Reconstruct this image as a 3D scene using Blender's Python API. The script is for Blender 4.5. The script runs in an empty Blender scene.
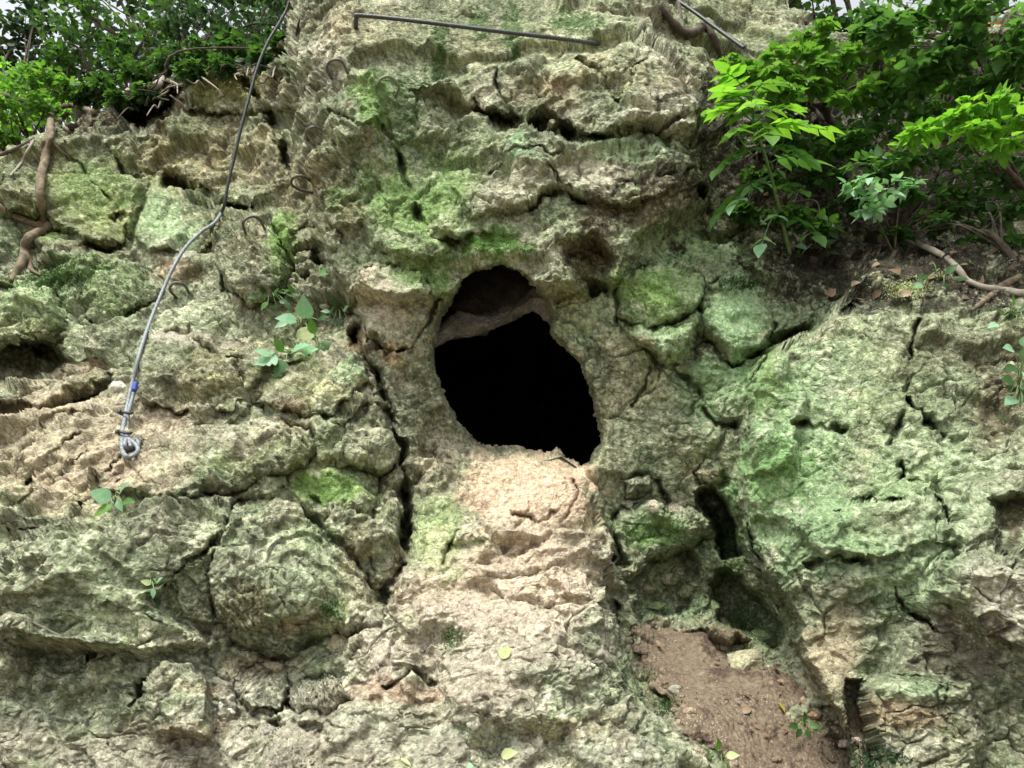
import bpy, bmesh, math, random
import numpy as np
from mathutils import Vector
F32 = np.float32
rng = np.random.default_rng(7)
random.seed(7)
scene = bpy.context.scene
COL = scene.collection

# ------------------------------------------------------------------ camera
FPX = 804.0
PITCH = math.radians(14)
CAM = np.array([0.0, 0.0, 1.5])
FWD = np.array([0, math.cos(PITCH), math.sin(PITCH)])
UPV = np.array([0, -math.sin(PITCH), math.cos(PITCH)])
RGT = np.array([1.0, 0, 0])
cd = bpy.data.cameras.new('camera')
cam = bpy.data.objects.new('camera', cd)
COL.objects.link(cam)
cam.location = CAM
cam.rotation_euler = (math.radians(90) + PITCH, 0, 0)
cd.sensor_width = 36
cd.lens = 36 * FPX / 1024
cd.clip_end = 500
cd.clip_start = 0.02
scene.camera = cam


def at(u, v, D):
    return CAM + D * (FWD + (u - 512) / FPX * RGT + (384 - v) / FPX * UPV)


def at_arr(u, v, D):
    return CAM[None] + D[:, None] * (FWD[None] + ((u - 512) / FPX)[:, None] * RGT[None] + ((384 - v) / FPX)[:, None] * UPV[None])


# ------------------------------------------------------------------ noise
_r = np.random.default_rng(3)
PERM = np.concatenate([_r.permutation(256)] * 3).astype(np.int32)
_g = _r.normal(size=(256, 3))
GRAD = (_g / np.linalg.norm(_g, axis=1, keepdims=True)).astype(F32)


def perlin(p):
    pi = np.floor(p).astype(np.int32)
    pf = (p - pi).astype(F32)
    pi &= 255
    w = pf * pf * pf * (pf * (pf * 6 - 15) + 10)
    out = np.zeros(len(p), F32)
    for dx in (0, 1):
        wx = w[:, 0] if dx else 1 - w[:, 0]
        a = PERM[(pi[:, 0] + dx) & 255]
        for dy in (0, 1):
            wy = w[:, 1] if dy else 1 - w[:, 1]
            b = PERM[a + ((pi[:, 1] + dy) & 255)]
            for dz in (0, 1):
                wz = w[:, 2] if dz else 1 - w[:, 2]
                g = GRAD[PERM[b + ((pi[:, 2] + dz) & 255)]]
                d = g[:, 0] * (pf[:, 0] - dx) + g[:, 1] * (pf[:, 1] - dy) + g[:, 2] * (pf[:, 2] - dz)
                out += d * wx * wy * wz
    return out * 1.5


def fbm(p, oct=4, gain=.5, ridged=False):
    o = np.zeros(len(p), F32)
    a = 1.0
    q = p.astype(F32).copy()
    for i in range(oct):
        n = perlin(q)
        if ridged:
            n = 1 - 2 * np.abs(n)
        o += a * n
        a *= gain
        q = q * 2.03 + 17.3
    return o


RTAB = _r.random((256, 8)).astype(F32)


def facets(p, k=13.0):
    """soft cellular blocks: each cell is a tilted, offset plane. returns height, edge distance, cell tone"""
    pi = np.floor(p).astype(np.int32)
    pf = (p - pi).astype(F32)
    n = len(p)
    num = np.zeros(n, F32); den = np.zeros(n, F32); ton = np.zeros(n, F32)
    f1 = np.full(n, 9, F32); f2 = np.full(n, 9, F32)
    for dx in (-1, 0, 1):
        a = PERM[(pi[:, 0] + dx) & 255]
        for dy in (-1, 0, 1):
            b = PERM[a + ((pi[:, 1] + dy) & 255)]
            for dz in (-1, 0, 1):
                c = PERM[b + ((pi[:, 2] + dz) & 255)]
                r = RTAB[c]
                vx = pf[:, 0] - dx - r[:, 0]; vy = pf[:, 1] - dy - r[:, 1]; vz = pf[:, 2] - dz - r[:, 2]
                d = np.sqrt(vx * vx + vy * vy + vz * vz)
                w = np.exp(-k * d)
                h = (r[:, 3] - .5) * 1.6 + (r[:, 4] - .5) * 2.2 * vx + (r[:, 5] - .5) * 2.2 * vy + (r[:, 6] - .5) * 2.2 * vz
                num += w * h; den += w; ton += w * r[:, 7]
                m = d < f1
                f2 = np.where(m, f1, np.minimum(f2, d)); f1 = np.where(m, d, f1)
    return num / den, f2 - f1, ton / den


def smooth(a, b, x):
    t = np.clip((x - a) / (b - a), 0, 1)
    return t * t * (3 - 2 * t)


# ------------------------------------------------------------------ base depth of the rock
CP = np.array([
    (-200,150,5.2),(0,160,5.2),(60,130,5.4),(100,220,5.0),(170,100,5.4),(180,200,5.0),(250,90,5.6),(260,180,5.1),(-200,-100,6),(100,-100,6),
    (0,260,4.7),(100,290,4.5),(30,320,4.4),(40,370,4.3),(200,280,4.4),(250,260,4.3),
    (0,430,3.7),(60,420,3.75),(130,380,3.95),(190,350,3.95),(190,400,3.85),(280,310,4.2),(300,380,3.8),(350,370,3.85),(360,440,3.65),
    (250,440,3.55),(150,470,3.4),(50,480,3.4),(0,560,2.95),(100,560,3.0),(200,530,3.1),(300,500,3.4),(380,520,3.5),(280,590,3.1),(360,600,3.3),
    (270,670,2.95),(180,640,2.8),(60,640,2.65),(0,700,2.35),(150,700,2.5),(250,720,2.5),(100,768,2.2),(300,768,2.25),(-200,400,3.6),(-200,768,2.2),
    (320,50,4.75),(320,150,4.55),(330,250,4.35),(390,240,4.2),(395,310,3.98),(450,150,4.5),(450,50,4.7),(560,20,4.8),(540,90,4.5),(540,180,4.3),
    (500,250,4.2),(600,100,4.4),(640,180,4.2),(590,260,4.1),(650,300,3.95),(680,60,4.6),(620,10,4.85),(500,-100,5.5),(720,10,5.6),(760,-100,6),
    (430,380,3.95),(520,460,3.85),(610,420,3.95),(560,330,4.05),(480,300,4.1),
    (420,470,3.85),(520,500,3.7),(600,500,3.75),(440,560,3.45),(540,560,3.45),(600,580,3.45),(400,640,3.0),(500,640,2.95),(600,650,3.0),
    (450,700,2.6),(580,710,2.55),(680,740,2.6),(520,768,2.25),(650,768,2.35),
    (660,400,3.95),(650,480,3.95),(640,560,3.85),(700,420,3.88),(710,520,3.88),(700,590,3.8),(750,600,3.7),(660,640,3.6),(740,650,3.45),
    (700,700,3.1),(760,740,2.9),(830,740,2.9),
    (800,350,3.9),(800,450,3.7),(800,560,3.5),(900,350,3.85),(900,450,3.55),(900,560,3.25),(870,650,3.15),(900,740,2.95),(1000,350,3.8),
    (1000,450,3.4),(1000,560,3.0),(1000,660,2.8),(1000,768,2.6),(1200,400,3.4),(1200,768,2.3),
    (760,280,4.15),(850,270,4.3),(950,280,4.2),(1024,270,4.2),(760,200,4.45),(850,190,4.8),(950,190,4.8),(1024,180,4.8),(800,100,4.9),
    (900,100,5.2),(1000,90,5.2),(850,20,5.5),(1000,0,5.7),(1200,200,4.6),(1200,0,5.8),(850,-100,6.2),(1100,-100,6.4),
    (0,1000,2.15),(512,1000,2.15),(1024,1000,2.2),(512,1500,1.5),(-200,1500,1.5),(1200,1500,1.5),(-200,1000,2.15),(1200,1000,2.2)], float)
_lo = (CP[:, 1] > 600) & (CP[:, 1] < 800) & (CP[:, 2] < 3.3)
CP[_lo, 2] = 3.3 + (CP[_lo, 2] - 3.3) * .62          # the foot of the rock rises steeply towards the ramp


def _phi(r2):
    return np.where(r2 > 0, .5 * r2 * np.log(np.maximum(r2, 1e-12)), 0)


_X = CP[:, :2] / 300.0
_N = len(_X)
_A = np.zeros((_N + 3, _N + 3))
_d2 = ((_X[:, None] - _X[None]) ** 2).sum(-1)
_A[:_N, :_N] = _phi(_d2) + np.eye(_N) * 2e-3
_A[:_N, _N] = 1; _A[:_N, _N + 1:] = _X
_A[_N, :_N] = 1; _A[_N + 1:, :_N] = _X.T
_W = np.linalg.solve(_A, np.concatenate([CP[:, 2], [0, 0, 0]]))
GU = np.arange(-260, 1300, 8.0); GV = np.arange(-180, 1560, 8.0)
_gu, _gv = np.meshgrid(GU, GV)
_q = np.stack([_gu.ravel(), _gv.ravel()], 1) / 300
_dep = np.zeros(len(_q))
for s in range(0, len(_q), 8000):
    qq = _q[s:s + 8000]
    _dep[s:s + 8000] = _phi(((qq[:, None] - _X[None]) ** 2).sum(-1)) @ _W[:_N] + _W[_N] + qq @ _W[_N + 1:]
DEP = np.clip(_dep.reshape(_gu.shape), 1.0, 8)
_gp = at_arr(_gu.ravel(), _gv.ravel(), DEP.ravel()).reshape(*_gu.shape, 3)
_dv, _du = np.gradient(_gp, axis=(0, 1))
NRM = np.cross(_dv, _du)
NRM /= np.linalg.norm(NRM, axis=2, keepdims=True)
if NRM[60, 80, 1] > 0:
    NRM = -NRM
# soften normals
for _ in range(6):
    NRM[1:-1, 1:-1] = (NRM[1:-1, 1:-1] * 2 + NRM[:-2, 1:-1] + NRM[2:, 1:-1] + NRM[1:-1, :-2] + NRM[1:-1, 2:]) / 6
NRM /= np.linalg.norm(NRM, axis=2, keepdims=True)


def bil(G, u, v):
    x = np.clip((u - GU[0]) / 8, 0, len(GU) - 1.001); y = np.clip((v - GV[0]) / 8, 0, len(GV) - 1.001)
    i = x.astype(int); j = y.astype(int)
    fx = x - i; fy = y - j
    if G.ndim == 3:
        fx = fx[:, None]; fy = fy[:, None]
    return (G[j, i] * (1 - fx) + G[j, i + 1] * fx) * (1 - fy) + (G[j + 1, i] * (1 - fx) + G[j + 1, i + 1] * fx) * fy


def poly_sdf(u, v, poly):
    """signed distance in pixels, positive inside"""
    P = np.array(poly, float)
    d = np.full(len(u), 1e18)
    ins = np.zeros(len(u), bool)
    for a, b in zip(P, np.roll(P, -1, 0)):
        e = b - a
        wu = u - a[0]; wv = v - a[1]
        t = np.clip((wu * e[0] + wv * e[1]) / max(e @ e, 1e-9), 0, 1)
        d = np.minimum(d, (wu - t * e[0]) ** 2 + (wv - t * e[1]) ** 2)
        c = ((a[1] > v) != (b[1] > v))
        if abs(e[1]) > 1e-9:
            ins ^= c & (u < e[0] * (v - a[1]) / e[1] + a[0])
    d = np.sqrt(d)
    return np.where(ins, d, -d)


def line_d(u, v, pts):
    P = np.array(pts, float)
    d = np.full(len(u), 1e18)
    for a, b in zip(P[:-1], P[1:]):
        e = b - a
        wu = u - a[0]; wv = v - a[1]
        t = np.clip((wu * e[0] + wv * e[1]) / max(e @ e, 1e-9), 0, 1)
        d = np.minimum(d, (wu - t * e[0]) ** 2 + (wv - t * e[1]) ** 2)
    return np.sqrt(d)


HOLE = [(434,350),(434,332),(440,314),(447,298),(460,280),(476,268),(500,263),(524,269),(542,287),(554,314),(556,335),(568,346),(582,362),(593,385),(600,408),(604,425),
        (602,447),(593,464),(581,468),(570,460),(558,452),(545,456),(528,455),(510,450),(495,452),(478,450),(464,436),(452,420),(443,402),(436,385),(432,368)]
INNER = [(430,351),(446,345),(462,340),(480,337),(500,330),(516,321),(532,310),(547,318),(556,335),(570,346),(584,362),(596,385),(603,408),(607,425),
         (605,447),(596,464),(581,472),(560,470),(530,470),(500,468),(476,460),(460,440),(446,420),(437,402),(430,385),(427,368)]

# masses of the bedrock: polygon, height towards the viewer (m), edge width (px)
MASS = [
    ([(838,300),(866,252),(930,244),(1300,240),(1300,1600),(860,1600),(852,745),(838,715),(822,690),(805,668),(790,640),(793,625),(785,605),(768,585),
      (752,560),(742,530),(738,480),(748,440),(742,400),(748,375),(770,350),(800,335)], .38, 12),
    ([(478,452),(590,466),(602,490),(610,560),(615,620),(640,680),(665,720),(720,768),(740,1000),(300,1000),(250,770),(330,680),(385,600),(408,540),(418,480),(440,440)], .12, 14),
    ([(300,-200),(291,60),(296,110),(300,150),(310,230),(340,300),(440,300),(620,290),(640,240),(712,200),(705,90),(660,40),(690,-200)], .22, 14),
    ([(410,90),(462,62),(500,60),(540,56),(590,46),(640,30),(668,48),(700,58),(735,85),(730,130),(690,140),(640,128),(600,142),(560,135),(520,125),(485,112)], .11, 12),
    ([(470,120),(520,130),(560,142),(600,145),(640,140),(690,155),(700,190),(640,205),(590,200),(560,185),(520,210),(470,220),(440,180),(440,140)], .07, 8),
    ([(400,190),(440,170),(470,230),(440,262),(405,262),(372,250),(360,215),(375,190)], .09, 10),
    ([(430,165),(470,160),(500,200),(490,240),(455,238),(432,225)], .06, 8),
    ([(305,75),(345,60),(385,85),(390,130),(350,150),(318,140)], .08, 8),
    ([(312,150),(350,155),(372,180),(362,230),(330,240),(312,200)], .07, 8),
    # alcove over the opening and hollows
    ([(122,104),(158,80),(178,92),(170,122),(142,136),(124,122)], -.30, 8),
    ([(172,74),(215,64),(294,50),(294,66),(250,72),(215,76),(186,86)], -.22, 6),
    ([(556,250),(600,236),(618,262),(600,292),(570,286)], -.10, 8),
    ([(622,582),(650,562),(690,547),(702,560),(702,600),(680,616),(640,616)], -.10, 10),
    ([(702,590),(725,570),(764,592),(786,628),(780,655),(745,640),(715,625)], -.22, 9),
    ([(697,498),(712,488),(728,500),(738,530),(748,560),(725,562),(707,525)], -.28, 7),
    ([(-40,358),(30,338),(58,345),(76,365),(72,388),(30,388),(-40,388)], -.26, 8),
    ([(36,338),(62,340),(58,362),(40,358)], -.14, 6),
    ([(-10,398),(30,398),(45,412),(20,425),(-10,428)], -.15, 6),
    ([(690,188),(700,185),(712,196),(706,202),(694,198)], -.2, 3),
    ([(565,258),(600,240),(615,270),(608,300),(590,300),(575,280)], -.10, 8),
    ([(700,225),(830,215),(840,270),(770,265),(730,255)], -.10, 10),
    ([(985,500),(1030,498),(1040,550),(1000,552)], -.10, 7),
    ([(845,678),(862,680),(872,720),(882,765),(868,765),(852,715)], -.10, 5),
    ([(1015,40),(850,60),(840,120),(900,130),(1030,130)], -.3, 25),
    ([(0,150),(60,140),(130,128),(150,190),(130,240),(80,245),(40,215),(0,215)], .12, 10),
    ([(150,190),(185,195),(215,215),(200,245),(150,255),(132,240)], .10, 7),
    ([(215,66),(290,62),(296,108),(262,112),(232,112),(180,110),(185,85)], .10, 6),
    ([(140,112),(262,112),(285,150),(295,190),(262,205),(215,200),(160,170)], .06, 8),
    ([(0,470),(40,430),(110,400),(150,440),(100,490),(60,518),(0,528)], .07, 9),
    ([(0,535),(60,525),(110,500),(200,490),(240,520),(200,560),(150,600),(215,640),(150,660),(90,655),(0,640)], .08, 12),
    ([(140,690),(160,662),(190,660),(215,690),(215,735),(150,735)], .09, 9),
    ([(430,640),(520,610),(570,640),(640,700),(560,735),(450,720)], .05, 16),
    ([(560,540),(605,535),(612,580),(600,610),(560,600),(535,565)], .05, 8),
    ([(445,545),(470,535),(520,545),(545,560),(500,580),(455,570)], -.05, 8),
    ([(790,520),(850,505),(945,500),(960,540),(900,560),(820,565)], .05, 6),
    ([(940,560),(985,548),(1040,590),(1040,660),(990,640),(930,590)], .10, 6),
    ([(860,690),(900,668),(965,680),(985,740),(960,790),(880,780),(872,740)], .10, 9),
    ([(745,380),(790,350),(810,400),(790,470),(755,480)], .05, 6),
]
CRACK = [
    ([(350,328),(362,352),(378,380),(388,405),(396,440),(402,475),(404,520),(402,555),(385,590),(372,620)], 4.5, .16),
    ([(470,95),(490,118),(520,128),(545,142),(560,136),(590,140),(605,144)], 3, .12),
    ([(515,118),(530,124),(550,122),(565,132)], 6, .12),
    ([(490,167),(515,163),(535,155),(545,158),(560,156)], 1.6, .05),
    ([(500,62),(497,80),(505,100),(508,112)], 2, .05), ([(575,58),(590,72),(610,90),(620,100)], 2, .05), ([(650,52),(635,65),(632,90)], 2, .05),
    ([(545,168),(560,178),(572,195),(592,198)], 2.2, .06), ([(530,205),(548,195),(560,188)], 1.8, .04),
    ([(395,150),(410,180),(420,215),(430,237),(455,242)], 3, .07),
    ([(150,185),(138,200),(133,215),(120,218),(112,219)], 2.4, .06), ([(127,225),(126,238),(122,246),(105,249),(90,247),(75,237),(55,228)], 2.6, .08),
    ([(620,317),(645,323),(665,320),(690,310),(705,295)], 2.6, .07), ([(735,358),(760,345),(790,335),(820,325),(850,308)], 3, .10),
    ([(835,517),(850,503),(865,500),(900,502)], 2, .06), ([(903,462),(905,480),(925,490),(940,505),(952,520)], 2.2, .06),
    ([(912,400),(935,415),(952,430)], 2.5, .06), ([(888,442),(898,430),(905,415)], 2.5, .05), ([(800,426),(820,424),(842,428)], 3, .06),
    ([(915,330),(913,360),(908,390)], 1.6, .04), ([(805,570),(830,560),(865,565)], 3, .05), ([(895,590),(910,610),(930,630)], 2, .05),
    ([(243,85),(255,95),(272,115),(285,145),(290,175)], 3.5, .12), ([(255,108),(262,122)], 2.4, .07), ([(276,234),(285,255),(297,270),(311,284)], 3, .12),
    ([(165,180),(195,195),(220,208),(247,215)], 5.5, .15), ([(313,230),(316,250),(314,262),(322,270)], 2.2, .06),
    ([(163,585),(175,570),(185,555),(200,540),(222,522),(240,505)], 2.8, .08), ([(12,532),(40,526),(62,519),(78,511),(94,502)], 3.6, .09),
    ([(108,150),(120,170),(140,178),(155,168)], 2, .05), ([(60,150),(90,175),(110,200)], 1.5, .03),
    ([(100,330),(120,308),(140,306),(146,318)], 2.5, .07), ([(75,500),(110,470),(130,462)], 2.5, .05), ([(0,508),(30,500),(60,470),(90,455)], 2.5, .05),
    ([(20,455),(45,435),(70,425),(110,415)], 2.4, .05), ([(0,488),(40,468),(80,440),(110,430)], 2, .04),
    ([(160,40),(165,42)], 1, .01), ([(700,120),(660,128),(640,138)], 2.5, .05), ([(618,178),(625,176),(650,178),(672,178),(690,172)], 2.4, .06),
    ([(145,680),(142,700),(139,712)], 3, .08), ([(84,655),(98,655)], 2.5, .06), ([(385,690),(410,672),(430,680)], 3, .06),
    ([(445,565),(452,545),(458,530)], 2, .04), ([(510,515),(540,520),(552,512)], 1.6, .03), ([(575,478),(574,500),(566,515)], 2.4, .05),
    ([(675,365),(690,378),(700,400),(690,415)], 3, .06), ([(703,415),(715,428),(735,428)], 2.5, .06), ([(648,365),(645,390),(635,405)], 1.6, .03),
    ([(622,478),(625,500),(632,515),(645,508)], 2.4, .06), ([(660,480),(668,500),(680,505)], 3, .06), ([(620,565),(650,560),(690,545)], 3, .06),
    ([(607,560),(612,590),(618,620)], 4, .10), ([(330,110),(345,125),(365,135),(385,130)], 2.2, .05), ([(320,85),(310,95),(305,110)], 3, .06),
]
# blocks that sit in the face as bodies of their own: polygon, height, edge width, name, label
BLOCK = [
    ([(357,285),(378,270),(400,268),(420,280),(433,300),(430,322),(412,345),(388,348),(368,334),(354,308)], .13, 9, 'boulder', 'pale rounded boulder at the left rim of the cave mouth'),
    ([(322,447),(340,425),(375,411),(389,424),(399,455),(388,474),(360,470),(335,463)], .13, 8, 'boulder', 'grey wedge shaped boulder with flat top beside the dark vertical crevice'),
    ([(288,462),(325,461),(374,476),(382,498),(370,520),(340,512),(292,492)], .09, 9, 'boulder', 'bright green algae covered slab under the wedge shaped boulder'),
    ([(137,355),(150,344),(192,334),(206,352),(236,366),(245,385),(230,402),(190,409),(150,406),(138,394)], .14, 7, 'boulder', 'cracked block with pale top edge right behind the cable end'),
    ([(103,492),(113,466),(150,445),(192,430),(255,409),(277,418),(302,430),(317,452),(308,466),(280,478),(235,492),(170,500)], .15, 14, 'boulder', 'broad humped boulder just below the coiled cable end'),
    ([(212,556),(238,506),(282,498),(330,536),(370,588),(383,622),(345,640),(312,640),(290,655),(268,658),(236,642),(214,604)], .12, 11, 'boulder', 'big grey green boulder overhanging the dark gap at lower left'),
    ([(250,396),(290,364),(330,349),(358,354),(366,380),(352,398),(332,412),(300,408),(282,410)], .13, 9, 'boulder', 'smooth tilted boulder with beige green face below the heart leaved plant'),
    ([(84,314),(94,276),(128,257),(150,268),(166,290),(140,305),(100,332)], .13, 9, 'boulder', 'angular mossy boulder under the left tree root'),
    ([(-30,300),(20,284),(52,292),(66,312),(56,334),(20,344),(-30,352)], .13, 11, 'boulder', 'mossy rounded boulder at the left edge above the dark hollow'),
    ([(214,248),(224,220),(250,223),(274,234),(290,268),(288,292),(252,306),(228,292)], .14, 8, 'boulder', 'brown topped block with a staple on top near the cable anchor'),
    ([(296,238),(318,230),(342,236),(340,252),(318,256),(300,250)], .07, 6, 'boulder', 'small pale block in the gully left of the cave'),
    ([(617,286),(640,268),(690,268),(707,288),(701,312),(666,322),(645,326),(620,318)], .12, 8, 'boulder', 'bright green block hanging upper right of the cave mouth'),
    ([(619,322),(645,329),(668,324),(698,316),(704,340),(684,360),(665,364),(645,348),(630,338)], .11, 6, 'boulder', 'pale green jutting block with rusty underside right of the cave mouth'),
    ([(706,293),(735,268),(762,288),(774,318),(762,343),(732,359),(716,342),(704,326)], .10, 7, 'boulder', 'mint green flat faced block at the left end of the long dark crack'),
    ([(326,418),(338,408),(355,398),(364,408),(350,418),(334,426)], .07, 5, 'boulder', 'small flat stone wedged between two larger boulders'),
    ([(620,560),(612,530),(640,505),(680,510),(715,520),(720,535),(690,548),(652,562),(628,580)], .12, 9, 'boulder', 'mossy ledge block roofing the dark hollow above the dirt'),
    ([(240,672),(262,660),(284,668),(292,690),(280,712),(250,712),(238,695)], .055, 6, 'boulder', 'squat lichen grey boulder below the overhanging boulder'),
    ([(294,700),(308,684),(332,680),(342,698),(334,714),(304,716)], .05, 6, 'boulder', 'round pale lichened boulder at the foot of the ramp'),
    ([(640,668),(660,660),(674,672),(668,690),(650,694)], .08, 5, 'boulder', 'pale flat topped rock at the left border of the dirt'),
    ([(228,742),(262,728),(320,732),(330,752),(300,775),(235,790),(222,768)], .09, 9, 'boulder', 'lichened rock ledge at the bottom edge of the scene'),
    ([(695,476),(704,462),(720,466),(730,480),(716,487),(702,486)], .07, 5, 'boulder', 'small pinkish white rock above the dark hollow right of the ramp'),
    ([(626,482),(640,474),(655,478),(652,492),(630,500)], .06, 5, 'boulder', 'cracked beige stone set in the wall right of the ramp'),
    ([(700,628),(716,620),(738,628),(742,642),(728,652),(708,640)], .10, 6, 'boulder', 'yellowish mossy boulder behind the dirt floor'),
    ([(668,618),(682,612),(700,616),(702,628),(688,634),(670,630)], .08, 5, 'boulder', 'small green stone at the back of the dirt floor'),
    ([(20,395),(52,372),(98,362),(106,380),(78,392),(40,408)], .08, 7, 'boulder', 'reddish brown block beside the dark hollow on the left'),
]
SOIL_POLY = [(632,628),(655,628),(690,628),(716,648),(738,662),(780,662),(800,684),(822,705),(842,730),(870,760),(880,800),(740,800),(716,752),(690,735),(665,700),(650,690),(640,665)]


def warp(u, v):
    q = np.stack([u / 42, v / 42, np.full(len(u), 3.3)], 1)
    a = perlin(q) * 6; b = perlin(q + 31.7) * 6
    q = q * 3.7
    a = a + perlin(q + 5.1) * 3.2; b = b + perlin(q + 57.7) * 3.2
    q = q * 2.9
    a = a + perlin(q + 8.1) * 1.3; b = b + perlin(q + 51.7) * 1.3
    return u + a, v + b


def crumble(P, k):
    """small sideways shifts, so that broken risers are ragged too"""
    q = P.astype(F32)
    for f, a in ((24, .0085), (60, .0040)):
        P = P + .75 * a * (k if np.isscalar(k) else k[:, None]) * np.stack([perlin(q * f + 11), perlin(q * f + 53), perlin(q * f + 97)], 1)
    return P


def lean(n, p):
    t = n * .5 + np.array([0, -.62, .12])[None]
    return t / np.linalg.norm(t, axis=1, keepdims=True)


def bbox_sel(u, v, pts, m):
    P = np.array(pts, float)
    return np.nonzero((u > P[:, 0].min() - m) & (u < P[:, 0].max() + m) & (v > P[:, 1].min() - m) & (v < P[:, 1].max() + m))[0]


def block_sdf(wu, wv, poly):
    q = np.stack([wu / 17, wv / 17, np.full(len(wu), 6.6)], 1).astype(F32)
    return poly_sdf(wu, wv, poly) + 3.6 * fbm(q, 3, .55)


def masses(u, v):
    wu, wv = warp(u, v)
    h = np.zeros(len(u))
    for poly, H, w in MASS:
        s = bbox_sel(wu, wv, poly, w + 1)
        d = poly_sdf(wu[s], wv[s], poly)
        h[s] += H * 1.35 * smooth(-w * .3, w * .9, d)
    return h


def cracks(u, v):
    wu, wv = warp(u, v)
    q = np.stack([u / 9, v / 9, np.full(len(u), 7.7)], 1)
    wu = wu + perlin(q) * 2.4; wv = wv + perlin(q + 77) * 2.4
    cn = perlin(np.stack([u / 22, v / 22, np.full(len(u), 1.7)], 1))
    h = np.zeros(len(u))
    for pts, w, dep in CRACK:
        s = bbox_sel(wu, wv, pts, w * 3)
        d = line_d(wu[s], wv[s], pts)
        k = .35 + 1.1 * smooth(-.35, .45, cn[s])
        h[s] -= 1.5 * dep * k * np.exp(-(d / (w * (.5 + .55 * k))) ** 2)
    return h


SMOOTH = [(640,400,36,80,.6),(90,200,60,46,.6),(820,430,90,90,.6),(530,490,70,50,.55),(520,590,70,50,.3),(735,305,40,40,.6),(655,300,45,35,.5),(395,305,40,36,.6),(440,540,40,60,.55),
          (335,480,50,26,.6),(470,30,140,50,.75),(620,70,60,36,.4),(160,225,34,34,.5),(745,20,60,50,.5),(830,650,34,60,.5),(430,200,60,60,.35),(300,380,50,30,.4),(200,440,90,30,.35),(750,700,110,70,.3)]


def detail(p, u, v, seed=0.0, amp=1.0):
    """broken limestone relief from 3-D noise; metres along the normal"""
    q = p.astype(F32) + F32(seed)
    wq = np.stack([fbm(q * 4 + 3, 3), fbm(q * 4 + 40, 3), fbm(q * 4 + 80, 3)], 1) * .06
    wf = np.stack([perlin(q * 26 + 3), perlin(q * 26 + 40), perlin(q * 26 + 80)], 1) * .011
    big = fbm(q * 1.6 + 5, 3)
    f1, e1, t1 = facets((q + wq) * np.array([2.6, 3.2, 3.8], F32), 26)
    f2, e2, t2 = facets((q + wq * .7 + wf) * np.array([6.5, 7.5, 9.5], F32) + 11, 20)
    f3, e3, t3 = facets((q + wq * .4 + wf) * np.array([17., 18., 23.], F32) + 27, 24)
    f4, e4, t4 = facets((q + wf * .8) * np.array([40., 40., 50.], F32) + 57, 20)
    rough = .35 + .65 * smooth(-.3, .3, perlin(q * 2.3 + 60))
    r = fbm(q * 26 + 9, 3, .6)
    rid = fbm(q * 5.5 + 70, 5, .55, True)
    # broken bedding: saw-tooth ledges with an undercut lip, each big block dipping its own way
    tl = .55 * perlin(q * .45 + 210)
    ax = q[:, 2] + tl * q[:, 0] + .25 * q[:, 1] + .05 * f1
    wv_ = fbm(q * 3.1 + 120, 4, .55)

    def saw(f, w, off):
        t = ax * f + w * wv_ * f / 8 + .35 * perlin(q * f * .9 + off) + .16 * perlin(q * f * 2.6 + off)
        t = t - np.floor(t)
        return (1 - t) ** 1.4 * smooth(0, .16, t)
    m1 = smooth(-.15, .35, perlin(q * 1.9 + 140)); m2 = smooth(-.1, .3, perlin(q * 3.3 + 160)); m3 = smooth(-.2, .3, perlin(q * 5 + 180))
    sm = np.ones(len(q), F32)
    for (u0, v0, ru, rv, k_) in SMOOTH:
        sm *= 1 - k_ * smooth(1.25, .7, np.sqrt(((u - u0) / ru) ** 2 + ((v - v0) / rv) ** 2) + .4 * wv_).astype(F32)
    h = .030 * big + .070 * f1 * (.4 + .6 * sm) + sm * (.020 * f2 * (.35 + .65 * rough) + .0085 * f3 * (.25 + .75 * rough) + .0042 * f4 * (.35 + .65 * rough) + .0032 * r + .009 * (rid - .5) * rough)
    h += sm * (.036 * saw(4.2, 2.2, 3) * m1 + .015 * saw(10.5, 2.2, 13) * m2 + .003 * saw(27, 2.2, 23) * m3)
    h -= .026 * np.exp(-(e1 / .03) ** 2) * smooth(-.15, .25, perlin(q * 3 + 15)) + sm * (.020 * np.exp(-(e2 / .04) ** 2) * smooth(-.1, .25, perlin(q * 5 + 25)) + .008 * np.exp(-(e3 / .07) ** 2) * smooth(-.1, .3, perlin(q * 9 + 35)))
    h -= .007 * smooth(.30, .5, perlin(q * 34 + 330)) * (.4 + .6 * rough)          # solution pits
    return h * amp, t1, t2


def bedding(p, u, v):
    """thin ledges rising to the upper right on the left slope"""
    m = smooth(190, 90, u) * smooth(385, 420, v) * smooth(560, 500, v)
    s = (p[:, 2] * .9 - p[:, 0] * .45 + p[:, 1] * .15)
    a = np.stack([s * 15, p[:, 0] * 1.6, p[:, 1] * 1.6], 1).astype(F32)
    return m * (.045 * perlin(a) + .02 * perlin(a * 2.3 + 9))


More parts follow.
